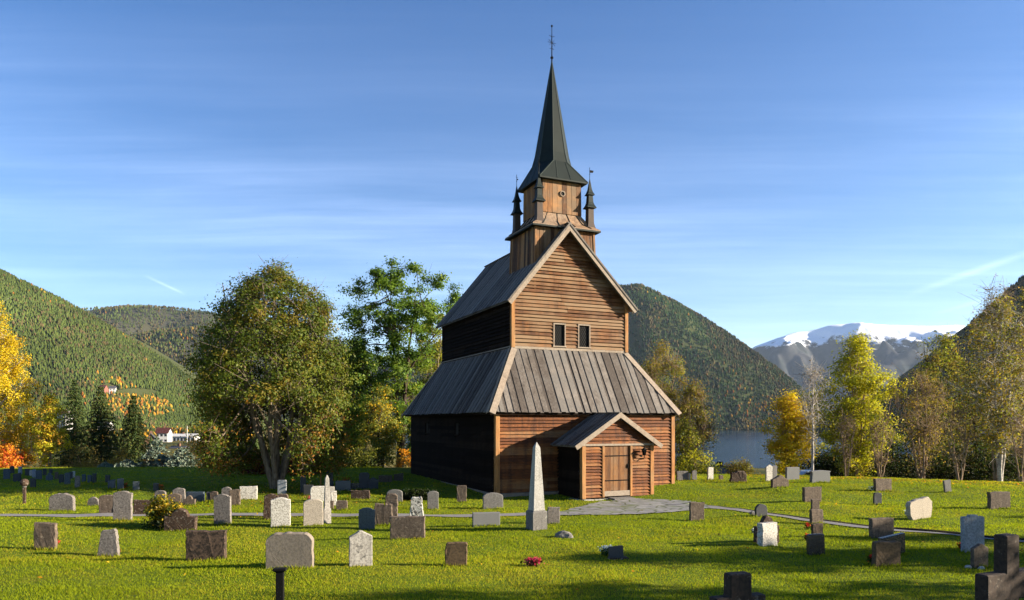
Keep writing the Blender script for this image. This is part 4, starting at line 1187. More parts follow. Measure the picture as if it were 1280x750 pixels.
GR = 'gravestones in the churchyard'
STONE_SPOTS = []
def gravestone(px, yb, wpx, ytop, shape, mat, label, rough=0.5, thick=None, rot=None, lean=0.0, base=None, name='gravestone', dist=None, group=GR, cat='gravestone', foot=None):
    """foot: photo row where the stone meets the ground when its foot is hidden behind others (same as yb unless given)"""
    rnd = random.Random(int(px * 13 + yb * 7))
    if dist: x, y = (px - CX) / F_PX * dist, dist; z = g1(x, y)
    else: x, y, z = on_ground(px, yb)
    y += 0.0
    w = wpx / F_PX * y; h = z_at(ytop, y) - z
    d = thick or min(0.24, max(0.10, 0.16 * w + 0.05))
    rz = math.radians(rot if rot is not None else (6 if px < 600 else 12) + rnd.uniform(-4, 4) + (10 if mat in ('white', 'cream', 'pale') else 0))
    # the width seen in the photo includes the sliver of side face
    va = math.atan2(x, y); eff = abs(math.cos(rz + va)) ; side = d * abs(math.sin(rz + va))
    w = max(0.1, (w - side) / max(eff, 0.5))
    sc = 1.0
    o = stone_mesh(shape, w, h, d, rough, rnd).build(name, S[mat], None, smooth=False)
    o.location = (x, y + d / 2, z); o.rotation_euler = (math.radians(rnd.uniform(-2, 2)), math.radians(lean + rnd.uniform(-1, 1) * rough), rz)
    tag(o, label, cat, group)
    STONE_SPOTS.append((x, y, w))
    if base:
        bw, bh, bm_ = base
        m_ = MB(); m_.box(-w * bw / 2, w * bw / 2, -d * 1.5, d * 1.5, -0.12, bh); m_.build('plinth', S[bm_], o, bevel=0.015)
    return o

ST = [
 # front row
 (55, 687, 26, 654, 'rect', 'brown', 'brown rectangular gravestone with dark lichen, leftmost of the front row', .7),
 (134, 696, 25, 662, 'taper', 'granite', 'speckled granite gravestone tapering to a rounded top, second in the front row', .5),
 (256, 701, 48, 664, 'rect', 'blotch', 'wide dark brown rectangular gravestone covered in black blotches', .6),
 (361, 711, 59, 667, 'soft', 'swirl', 'wide beige gravestone with soft shoulders and swirling grain, behind the black post', .35),
 (450, 708, 29, 664, 'point', 'pale', 'pale marble gravestone with a pointed gable top and grey streaks', .3),
 (570, 708, 27, 678, 'corner', 'pebble', 'small dark pebbly gravestone standing alone in front of the obelisk', .8),
 # second rows left
 (76, 639, 29, 617, 'round', 'granite', 'brown speckled gravestone with a low arched top beside the lantern post', .5),
 (116, 633, 14, 621.5, 'dome', 'granite', 'very small domed gravestone between two taller speckled stones', .5),
 (134, 642, 21, 619, 'soft', 'brown', 'flat brown gravestone half hidden behind a taller scroll topped stone', .4),
 (152, 651, 22, 614, 'scroll', 'granite', 'tall speckled granite gravestone with scroll top and bright right edge', .4),
 (181, 644, 29, 625, 'rect', 'brownlichen', 'low wide red-brown gravestone with white lichen specks left of the yellow bush', .8),
 (224, 664, 39, 636, 'shoulder', 'brownlichen', 'dark gravestone with round centre and square shoulders at the yellow bush', .8),
 (277.5, 656, 21, 618, 'scroll', 'granite', 'tall grey speckled gravestone with bright right edge in front of the path', .4),
 (194.5, 614, 7, 604, 'corner', 'darkslate', 'thin dark stone with sunlit edge beside the sprawling blue spruce', .2),
 (199.5, 628, 14, 613, 'round', 'granite', 'rounded granite gravestone half hidden behind the yellow bush', .4),
 (217, 632, 17, 617, 'round', 'brown', 'brown rounded gravestone with white edge rising behind the yellow bush', .4),
 (223, 629, 15, 610, 'round', 'granite', 'tall rounded speckled gravestone right behind the yellow bush', .4),
 (236, 632, 15, 619.5, 'shoulder', 'brown', 'small low domed gravestone right of the yellow bush', .4),
 (243, 628, 22, 615, 'rect', 'polblue', 'wide low polished blue-grey gravestone reflecting the sky', .05),
 (260.5, 627, 6, 615, 'rect', 'darkslate', 'narrow dark slate gravestone behind the granite stone at the path', .2),
 (267, 627, 10, 614, 'round', 'brown', 'small brown gravestone beside the narrow dark slate stone', .4),
 (282.5, 629, 12, 609, 'round', 'granite', 'pale rounded gravestone peeping out behind a brown cracked stone', .4),
 (293, 632, 13.5, 612, 'rect', 'brown', 'brown cracked upright gravestone left of a white slab', .7),
 (310, 624.5, 21, 608, 'rect', 'white', 'white nearly square slab standing left of the big tree', .4),
 (338, 650, 18, 617.5, 'scroll', 'brownlichen', 'dark lichened gravestone standing close behind a white speckled one', .7),
 (352, 619, 11, 600, 'corner', 'bluepale', 'pale bluish upright stone right in front of the big tree trunk', .2),
 (353, 648, 14, 617.5, 'soft', 'brown', 'brown gravestone whose top shows above the white speckled one', .4),
 (350, 658.5, 24, 622, 'scroll', 'white', 'bright white speckled gravestone in front of the big tree trunk', .3),
 (391, 657, 24, 624, 'round', 'cream', 'smooth cream gravestone with arched top left of the small obelisk', .15),
 (398, 629, 21, 608, 'soft', 'white', 'pale lichened gravestone behind the small obelisk', .6),
 (413, 628, 9, 608, 'corner', 'pale', 'narrow pale gravestone right behind the small obelisk tip', .5),
 (417, 633, 7, 614, 'corner', 'white', 'thin pale gravestone just right of the small obelisk', .5),
 (413.5, 637, 7, 626, 'corner', 'brown', 'tiny brown gravestone at the right foot of the small obelisk', .4),
 (427, 638, 14, 625.5, 'corner', 'brown', 'small brown rounded gravestone right of the small obelisk', .4),
 (458, 662, 20, 635, 'scroll', 'blue', 'blue-grey slate gravestone with a scroll top', .3),
 (479, 657, 23, 629, 'split', 'brown', 'brown weathered slab split at the top beside the blue-grey slate', .8),
 (489.5, 650, 15, 617, 'round', 'brown', 'tall brown crumbling gravestone with round top behind the split slab', .9),
 (493, 629, 20, 612, 'round', 'grey', 'grey round topped gravestone behind the crumbling brown one', .4),
 (509, 674, 44, 646, 'rect', 'brown', 'wide brown-grey weathered slab in front of the lichened boulder stone', .5),
 (520, 650, 18, 621, 'taper', 'whitelichen', 'tapered stone splashed black and white with lichen behind the wide slab', .8),
 (541, 637, 14, 614, 'round', 'grey', 'slim grey round topped gravestone near the dark church wall', .3),
 (577, 628, 12, 607, 'corner', 'brown', 'narrow brown gravestone standing nearest the dark church wall', .4),
 (616, 636, 26, 616, 'round', 'grey', 'broad grey arched gravestone in front of the church corner post', .3),
 (607.5, 658, 35, 641, 'rect', 'smooth', 'low wide plain grey slab left of the tall obelisk', .05),
 (692, 655, 16, 634, 'rect', 'granite', 'short speckled granite gravestone right of the tall obelisk', .4),
 # shaded back row, left of the church
 (378.5, 617, 7, 594, 'round', 'darkslate', 'tall narrow dark gravestone in shade right of the big tree', .2),
 (385, 620, 12, 606, 'rect', 'darkslate', 'dark wide low gravestone in shade before the small obelisk', .3),
 (412, 613, 8, 588, 'rect', 'darkslate', 'tall dark square pillar stone in the shade behind the small obelisk', .3),
 (428.5, 614.5, 19, 601, 'rect', 'polblue', 'polished slab mirroring blue sky in the shade beside the small obelisk', .03),
 (444, 612, 13, 604, 'rect', 'black', 'low black gravestone between the mirroring slab and a tall dark one', .1),
 (455, 612, 13, 591, 'soft', 'darkslate', 'tall broad dark gravestone in the shade near the oak', .3),
 (466, 612, 13, 597, 'point', 'darkslate', 'dark gravestone with pointed top in the shade near the oak', .3),
 (450, 624.5, 24, 613, 'rect', 'brownlichen', 'low wide rust-brown lichened slab at the edge of the shade', .6),
 (481.5, 603, 17, 594.5, 'rect', 'brown', 'low wide brown gravestone at the foot of the oak', .3),
 (498, 601, 12, 591, 'slant', 'brown', 'small leaning brown gravestone beside the low one under the oak', .3),
 # right of the church
 (853, 600.5, 15, 589, 'rect', 'grey', 'wide grey gravestone beside the right corner of the church', .3),
 (861.8, 600, 4, 591.5, 'round', 'white', 'tiny white stone between two grey ones right of the church', .2),
 (868, 600, 7, 588, 'round', 'grey', 'narrow grey gravestone with rounded top right of the church', .3),
 (888, 601, 8, 584, 'soft', 'white', 'white upright gravestone in front of the red hut', .2),
 (901.5, 599.5, 6, 594, 'rect', 'brown', 'very small brown stone in front of the red hut', .4),
 (923.5, 604, 22, 588, 'lump', 'brownlichen', 'lumpy brown lichened boulder gravestone left of the fjord view', 1.6),
 (961.5, 601.5, 9, 581, 'point', 'white', 'white pointed gravestone at the edge of the lawn near the fjord', .15),
 (968.5, 600, 6.5, 582, 'corner', 'grey', 'grey stone tucked behind the white pointed gravestone', .3),
 (975.5, 609, 22, 594, 'gothic', 'brown', 'dark brown gravestone with gothic peak below the white pointed one', .4),
 (991, 599.5, 17, 584, 'rect', 'smooth', 'plain grey rectangular gravestone under the yellow tree', .2),
 (1026, 603.5, 25, 588, 'cap', 'smooth', 'broad grey gravestone with a capped top beside the slender birch', .1),
 (1016, 628, 23, 609, 'rect', 'brown', 'brown rectangular gravestone crossed by a shadow below the birch', .4),
 (1019.5, 640, 11, 624, 'rect', 'brown', 'narrow brown stone directly behind a square brown one, topmost in the line of four', .3),
 (1021.5, 655, 17, 637, 'rect', 'brown', 'brown square gravestone with red flowers, upper of two in line', .5),
 (1022, 672, 15, 655, 'rect', 'blotch', 'brown mottled gravestone just behind the polished black one', .6),
 (1021, 695, 22, 668, 'corner', 'black', 'polished black gravestone nearest the viewer in the line of four', .1),
 (871.5, 651, 19, 628, 'rect', 'brown', 'brown rectangular gravestone at the edge of the paved forecourt', .4),
 (952, 646, 16, 630, 'dome', 'darkslate', 'dark domed gravestone beside the narrow path', .3),
 (940.5, 645, 7, 639, 'lump', 'grey', 'small rough footstone left of the dark domed gravestone', .8),
 (959, 679, 32, 645.5, 'shoulder', 'brownlichen', 'dark shouldered gravestone mostly hidden behind a white slab', .7),
 (961, 683, 25, 654, 'rect', 'white', 'white rough slab standing in front of a dark shouldered gravestone', .5),
 (1104.5, 614.5, 21, 598.5, 'rect', 'brown', 'brown wide gravestone at the far lawn edge before the parked car', .4),
 (1097.5, 631, 10.5, 616, 'soft', 'darkslate', 'small dark rounded gravestone below the brown wide one', .3),
 (1150, 649, 31, 620.5, 'slab', 'cream', 'leaning irregular pale boulder slab alone on the right lawn', .5),
 (1185.5, 615.5, 9, 600, 'rect', 'grey', 'small tilted grey stone at the far lawn edge', .3),
 (1250.5, 636, 25, 615, 'rect', 'brown', 'brown rectangular gravestone at the far right of the lawn', .5),
 (1103.5, 673, 29, 648, 'rect', 'brown', 'brown-red rectangular gravestone just below the narrow path on the right', .4),
 (1116.5, 694, 31, 667, 'slant', 'black', 'black polished gravestone with slanting top between two brown ones', .05),
 (1109.5, 708, 34, 677, 'corner', 'pebble', 'dark brown pebbly gravestone in shade with red flowers', .5),
 (1218, 691, 26, 644, 'step', 'bluepale', 'tall bluish white marble gravestone with a small raised cap', .1),
 (1226, 710, 20, 680, 'point', 'brown', 'small brown pointed gravestone in front of the tall bluish white one', .3),
]
for r in ST:
    px, yb, wp, yt, sh, mt, lab, ro = r
    kw = {}
    if 1180 < px < 1190: kw['lean'] = -9
    if sh == 'slab': kw['lean'] = 6
    if 'white rough slab' in lab: kw['thick'] = 0.22
    gravestone(px, yb, wp, yt, sh, mt, lab, ro, **kw)

ORD = ['first', 'second', 'third', 'fourth', 'fifth', 'sixth', 'seventh', 'eighth', 'ninth', 'tenth', 'eleventh', 'twelfth', 'thirteenth', 'fourteenth', 'fifteenth', 'sixteenth', 'seventeenth', 'eighteenth', 'nineteenth', 'twentieth', 'twenty-first', 'twenty-second', 'twenty-third', 'twenty-fourth', 'twenty-fifth', 'twenty-sixth']
BACK = [
 (7.5, 599, 7.5, 586, 'soft', 'blue', 'pale slate upright'), (14.5, 592, 5, 582.5, 'round', 'darkslate', 'narrow dark round topped'), (24.5, 593, 4.5, 583, 'corner', 'bluepale', 'slim pale'),
 (20.5, 602, 9, 591, 'slant', 'darkslate', 'wide dark sloping'), (33.7, 595, 5.5, 586, 'rect', 'darkslate', 'dark square'), (37.8, 595, 3, 588, 'rect', 'white', 'tiny white sunlit'),
 (41.8, 597, 4.5, 587, 'soft', 'bluepale', 'pale blue'), (40.5, 610, 7, 598, 'soft', 'darkslate', 'low dark'), (47.8, 599, 7, 588, 'soft', 'blue', 'broad slate'),
 (55.2, 594, 4.5, 586, 'rect', 'darkslate', 'small dark'), (61, 600.5, 8, 591, 'shoulder', 'blue', 'shouldered slate'), (63, 592, 4, 586.5, 'corner', 'darkslate', 'little dark upright'),
 (70, 599, 4.5, 590, 'round', 'brown', 'brown rounded'), (76, 603.5, 6, 593, 'soft', 'darkslate', 'dark soft topped'), (83.5, 606.5, 7, 591, 'scroll', 'blue', 'tall scroll topped'),
 (88, 599, 4, 590, 'rect', 'darkslate', 'narrow dark flat topped'), (91.6, 597, 3, 589, 'rect', 'white', 'white sunlit sliver'), (96, 610.5, 6.5, 595, 'round', 'granite', 'tall grey granite'),
 (104.3, 603, 5, 593, 'rect', 'blue', 'square slate'), (111.5, 604.5, 5.5, 594, 'soft', 'blue', 'soft topped slate'), (117.3, 604.5, 5, 592, 'rect', 'darkslate', 'thin dark tall'),
 (134, 604.5, 6, 594, 'rect', 'darkslate', 'dark upright hidden behind another'), (138.8, 611.5, 9, 599, 'slant', 'blue', 'wide leaning slate'), (150, 612.5, 8, 598.5, 'rect', 'blue', 'slate with white sunlit edge'),
 (169.5, 613.5, 8, 602, 'corner', 'blue', 'lone square slate')]
for k, (px, yb, wp, yt, sh, mt, ad) in enumerate(sorted(BACK)):
    gravestone(px, yb, wp, yt, sh, mt, f'{ad} gravestone, {ORD[k]} from the left in the shaded back rows', .3)

# ---- tall obelisk, small obelisk
def obelisk(px, yb, ytop, base_w, base_top, shaft_w0, shaft_w1, label, mat, mat2):
    x, y, z = on_ground(px, yb)
    k = y / F_PX
    o = empty('obelisk', (x, y + base_w * k / 2, z), math.radians(25), label, 'obelisk', 'obelisk monuments')
    b = base_w * k / 2 * 0.92; hb = z_at(base_top, y) - z; ht = z_at(ytop, y) - z
    def q(h, zz): return [(-h, -h, zz), (h, -h, zz), (h, h, zz), (-h, h, zz)]
    m_ = MB(); m_.loft([q(b, -0.15), q(b, hb - 0.05), q(b * 0.97, hb - 0.03), q(b * 0.86, hb)]); m_.build('pedestal', S[mat2], o, bevel=0.008)
    s0, s1 = shaft_w0 * k / 2, shaft_w1 * k / 2
    m_ = MB(); m_.loft([q(s0, hb), q(s0, hb + 0.03), q(s0 * 0.98, hb + 0.05), q(s1, ht - s1 * 1.9), q(0.012, ht)]); m_.build('shaft', S[mat], o, bevel=0.006)
obelisk(671, 663, 553, 22, 639, 16, 7, 'tall pale stone obelisk on a square pedestal in front of the church', 'obelisk', 'grey')
obelisk(407.5, 654.5, 594, 9.5, 635.5, 7, 4.6, 'small slender pale obelisk beside the cream gravestone', 'pale', 'pale')

# ---- stone crosses at the lower right
def cross(px, d, ytop, shaft_w, arm_y0, arm_y1, span, label, rz, th=0.24, taper=0.0):
    x, y, z = at(px, d); ht = z_at(ytop, d) - z
    z0, z1 = z_at(arm_y1, d) - z, z_at(arm_y0, d) - z
    a = shaft_w / 2; s = span / 2
    m_ = MB()
    pr = [(-a - taper, -0.2), (a + taper, -0.2), (a, z0), (s, z0), (s, z1), (a, z1), (a * 0.96, ht), (-a * 0.96, ht), (-a, z1), (-s, z1), (-s, z0), (-a, z0)]
    m_.loft([[(u, -th / 2, w_) for u, w_ in pr], [(u, th / 2, w_) for u, w_ in pr]])
    o = m_.build('stone_cross', S['cross'], None, bevel=0.022)
    o.location = (x, y, z); o.rotation_euler = (0, 0, math.radians(rz))
    tag(o, label, 'stone cross', 'stone crosses')
cross(1258, 12.0, 668, 0.36, 714, 748, 1.32, 'tall dark stone cross at the lower right corner of the lawn', 24, 0.22)
cross(922, 13.0, 716, 0.46, 744, 775, 1.05, 'squat dark lichened stone cross cut off by the lower edge', 18, 0.24)

# ---- black steel post, lantern post, iron pole
x, y, z = at(350, 13.0)
o = empty('steel_post', (x, y, z), 0.1, 'thin black steel post with a flat top plate in front of the beige gravestone', 'post')
h = z_at(710, 13.0) - z
m_ = MB(); m_.box(-0.068, 0.068, -0.05, 0.05, -0.2, h - 0.04); m_.build('post', M['iron'], o, bevel=0.006)
m_ = MB(); m_.loft([[(-0.075, -0.055, h - 0.07), (0.075, -0.055, h - 0.07), (0.075, 0.055, h - 0.07), (-0.075, 0.055, h - 0.07)], [(-0.115, -0.075, h - 0.04), (0.115, -0.075, h - 0.04), (0.115, 0.075, h - 0.04), (-0.115, 0.075, h - 0.04)], [(-0.115, -0.075, h), (0.115, -0.075, h), (0.115, 0.075, h), (-0.115, 0.075, h)]])
m_.build('top_plate', M['iron'], o, bevel=0.006)
x, y, z = on_ground(30.5, 630)
k = y / F_PX
o = empty('lantern_post', (x, y, z), 0.2, 'brown wooden post with a round lantern head at the edge of the shade', 'lantern post')
h0 = z_at(609, y) - z; h1 = z_at(598.5, y) - z
m_ = MB(); m_.box(-1.6 * k, 1.6 * k, -1.6 * k, 1.6 * k, -0.2, h0); m_.build('post', S['brownlichen'], o, bevel=0.01)
m_ = MB(); m_.lathe((0, 0, h0), [(2.4 * k, 0), (2.6 * k, 0.5 * k), (2.6 * k, 1.1 * k)], 10); m_.build('collar', S['grey'], o)
m_ = MB(); R_ = 4.9 * k; m_.lathe((0, 0, h0 + 0.9 * k), [(0.8 * k, 0), (R_ * 0.7, 1.2 * k), (R_, 3.6 * k), (R_ * 0.98, 6.2 * k), (R_ * 0.7, 8.6 * k), (R_ * 0.25, 9.6 * k)], 12); m_.build('lantern', S['brownlichen'], o)
x, y, z = on_ground(401, 612)
m_ = MB(); m_.lathe((0, 0, -0.1), [(0.04, 0), (0.035, z_at(584, y) - z), (0.05, z_at(584, y) - z + 0.02), (0.03, z_at(583, y) - z + 0.1)], 8)
tag(m_.build('iron_pole', M['post'], None, loc=(x, y, z)), 'thin rusty upright pole behind the small obelisk', 'pole')

# ---- small dark plaque stone with flowers, boulder, flowers by the graves
x, y, z = on_ground(770, 699); k = y / F_PX
o = empty('plaque_stone', (x, y, z), math.radians(8), 'small black plaque stone with a flat base slab in front of the porch', 'gravestone', GR)
m_ = MB(); m_.loft([[(-9 * k, -0.04, 0.03), (9.5 * k, -0.04, 0.03), (9.5 * k, 0.08, 0.03), (-9 * k, 0.08, 0.03)], [(-8.5 * k, 0.02, 15 * k), (9.5 * k, 0.02, 16.5 * k), (9.5 * k, 0.11, 16.5 * k), (-8.5 * k, 0.11, 15 * k)]]); m_.build('plaque', S['darkslate'], o, bevel=0.008)
m_ = MB(); m_.loft([[(-9 * k, -0.12, -0.1), (17 * k, -0.10, -0.1), (16 * k, 0.2, -0.1), (-10 * k, 0.2, -0.1)], [(-8.5 * k, -0.10, 0.05), (16 * k, -0.08, 0.04), (15 * k, 0.16, 0.05), (-9 * k, 0.16, 0.05)]]); m_.build('base_slab', S['brownlichen'], o, bevel=0.015)

def boulder(px, yb, wpx, hpx, label, mat='grey', name='boulder'):
    x, y, z = on_ground(px, yb); k = y / F_PX
    bm = bmesh.new(); bmesh.ops.create_icosphere(bm, subdivisions=3, radius=1)
    for v in bm.verts:
        n = 1 + 0.28 * float(fbm([v.co.x * 1.6 + px], [v.co.y * 1.6 + v.co.z * 2.1], 3, 5)[0])
        v.co = Vector((v.co.x * wpx * k / 2, v.co.y * wpx * k * 0.35, v.co.z * hpx * k * 0.9)) * n
    me = bpy.data.meshes.new(name); bm.to_mesh(me); bm.free()
    tag(link_mesh(name, me, S[mat], None, (x, y + wpx * k * 0.3, z)), label, 'boulder')
boulder(705, 673, 25, 8.5, 'low grey boulder lying in the grass right of the obelisk')

def clump(name, label, cat, px, yb, wpx, hpx, petals, greens, n=60, group=None, dist=None, size=1.0):
    """small flowering plant: leaves and petals as loose quads"""
    if dist: x, y, z = at(px, dist)
    else: x, y, z = on_ground(px, yb)
    k = y / F_PX; r = np.random.default_rng(int(px * 3 + yb))
    o = empty(name, (x, y, z), 0, label, cat, group)
    for part, pal, cnt, lo, hi, sz in (('foliage', greens, n, 0.0, 0.75, 0.045), ('blossom', petals, n, 0.25, 1.0, 0.040)):
        P = np.stack([r.normal(0, 0.26, cnt) * wpx * k, r.normal(0, 0.18, cnt) * wpx * k, r.uniform(lo, hi, cnt) * hpx * k], -1)
        leaf_quads(part, P, sz * size, pal, o, M['leaf'], r)
def leaf_quads(name, P, size, pal, parent, mat, r, flat=0.4, aspect=0.6, lean=None):
    n = len(P)
    nrm = r.normal(0, 1, (n, 3)); nrm[:, 2] += flat
    if lean is not None: nrm = nrm * 0.55 + lean
    nrm = nrm; nrm /= np.linalg.norm(nrm, axis=1)[:, None]
    t = np.cross(nrm, r.normal(0, 1, (n, 3))); t /= np.linalg.norm(t, axis=1)[:, None] + 1e-9
    b = np.cross(nrm, t)
    s = (size * r.uniform(0.65, 1.35, n))[:, None]
    V = np.stack([P - t * s, P - b * s * aspect + nrm * s * 0.15, P + t * s, P + b * s * aspect + nrm * s * 0.15], 1).reshape(-1, 3)
    F = np.arange(4 * n).reshape(n, 4)
    pal = np.asarray(pal, float)
    c = pal if pal.shape == (n, 3) else pal[r.integers(0, len(pal), n)]
    c = np.repeat(c * r.uniform(0.86, 1.14, (n, 1)), 4, 0)
    return np_mesh(name, V, F, mat, parent, colors=c)
RED = [(0.42, 0.03, 0.02), (0.50, 0.05, 0.03), (0.30, 0.015, 0.02)]
ORG = [(0.45, 0.10, 0.02), (0.40, 0.05, 0.02)]
PNK = [(0.42, 0.03, 0.10), (0.50, 0.06, 0.14), (0.30, 0.02, 0.06)]
WHT = [(0.55, 0.62, 0.75), (0.70, 0.70, 0.70), (0.40, 0.50, 0.68)]
GRN = [(0.03, 0.07, 0.012), (0.05, 0.09, 0.015)]
FG = 'flowers set by the graves'
for a in [
 ('flowers', 'magenta heather clump growing alone in the front lawn', 'flowers', 666, 708, 21, 10, PNK, [(0.06, 0.02, 0.02), (0.05, 0.05, 0.015)], 110),
 ('flowers', 'red flowers at the right side of the leftmost front gravestone', 'flowers', 70, 684, 6, 9, RED, GRN, 40),
 ('flowers', 'red flowers at the right foot of the tapering granite gravestone', 'flowers', 148, 694, 5, 7, RED, GRN, 40),
 ('flowers', 'white and pale blue flowers beside the small black plaque stone', 'flowers', 758, 695, 15, 13, WHT, GRN, 90),
 ('flowers', 'red flowers left of the upper brown gravestone in the line of four', 'flowers', 1009, 662, 7, 8, RED, GRN, 40),
 ('flowers', 'red flowers left of the polished black gravestone', 'flowers', 1009, 676, 6, 9, ORG, GRN, 40),
 ('flowers', 'red flowers left of the dark brown pebbly gravestone', 'flowers', 1089, 706, 9, 12, RED, GRN, 50),
 ('flowers', 'dark red flowers left of the tall bluish white gravestone', 'flowers', 1202, 687, 8, 9, RED, GRN, 50),
 ('flowers', 'white flowers left of the white rough slab', 'flowers', 942, 668, 5, 8, WHT, GRN, 40),
 ('flowers', 'white flowers left of the brown wide gravestone at the lawn edge', 'flowers', 1090, 614, 8, 6, WHT, GRN, 40),
 ('flowers', 'white flowers left of the pale boulder slab', 'flowers', 1134, 646, 7, 8, WHT, GRN, 40),
 ('flowers', 'orange-red flowers beside the thin dark stone at the blue spruce', 'flowers', 201, 614, 7, 8, ORG, GRN, 50),
 ('flowers', 'red flowers beside the slate with white edge in the back row', 'flowers', 157, 611, 5, 7, RED, GRN, 40),
 ('flowers', 'orange-red flowers above the mirroring slab in the shade', 'flowers', 432, 606, 18, 9, ORG, GRN, 70),
 ('flowers', 'bright pink flowers above the cream gravestone in the shade', 'flowers', 387, 626, 8, 6, PNK, GRN, 40),
]: clump(*a, group=FG)
for (px, yb, w_, h_, lab) in ((1240 - 28, 711, 9, 4, 'white pebble at the left foot of the small brown pointed gravestone'), (1228, 712, 9, 3.5, 'white pebble in front of the small brown pointed gravestone')):
    boulder(px, yb, w_, h_, lab, 'white', 'pebble')

# ------------------------------------------------------------------ trees
def bezier(p0, p1, p2, n):
    t = np.linspace(0, 1, n)[:, None]
    return (1 - t) ** 2 * p0 + 2 * t * (1 - t) * p1 + t * t * p2

class Tubes:
    """many tapering tubes in one numpy mesh"""
    def __init__(self): self.V = []; self.F = []; self.n = 0
    def add(self, P, R, ns=5):
        P = np.asarray(P, float); m = len(P)
        D = np.gradient(P, axis=0); D /= np.linalg.norm(D, axis=1)[:, None] + 1e-9
        ref = np.where(np.abs(D[:, 2:3]) > 0.85, np.array([[1.0, 0, 0]]), np.array([[0, 0, 1.0]]))
        s = np.cross(D, ref); s /= np.linalg.norm(s, axis=1)[:, None] + 1e-9
        u = np.cross(s, D); a = np.arange(ns) * 2 * np.pi / ns
        V = P[:, None] + (s[:, None] * np.cos(a)[None, :, None] + u[:, None] * np.sin(a)[None, :, None]) * np.asarray(R, float)[:, None, None]
        i = (np.arange(m - 1)[:, None] * ns + np.arange(ns)[None]); j = (np.arange(m - 1)[:, None] * ns + (np.arange(ns) + 1) % ns)
        self.F.append(np.stack([i, j, j + ns, i + ns], -1).reshape(-1, 4) + self.n)
        self.V.append(V.reshape(-1, 3)); self.n += m * ns
    def build(self, name, mat, parent):
        return np_mesh(name, np.concatenate(self.V), np.concatenate(self.F), mat, parent, smooth=True)

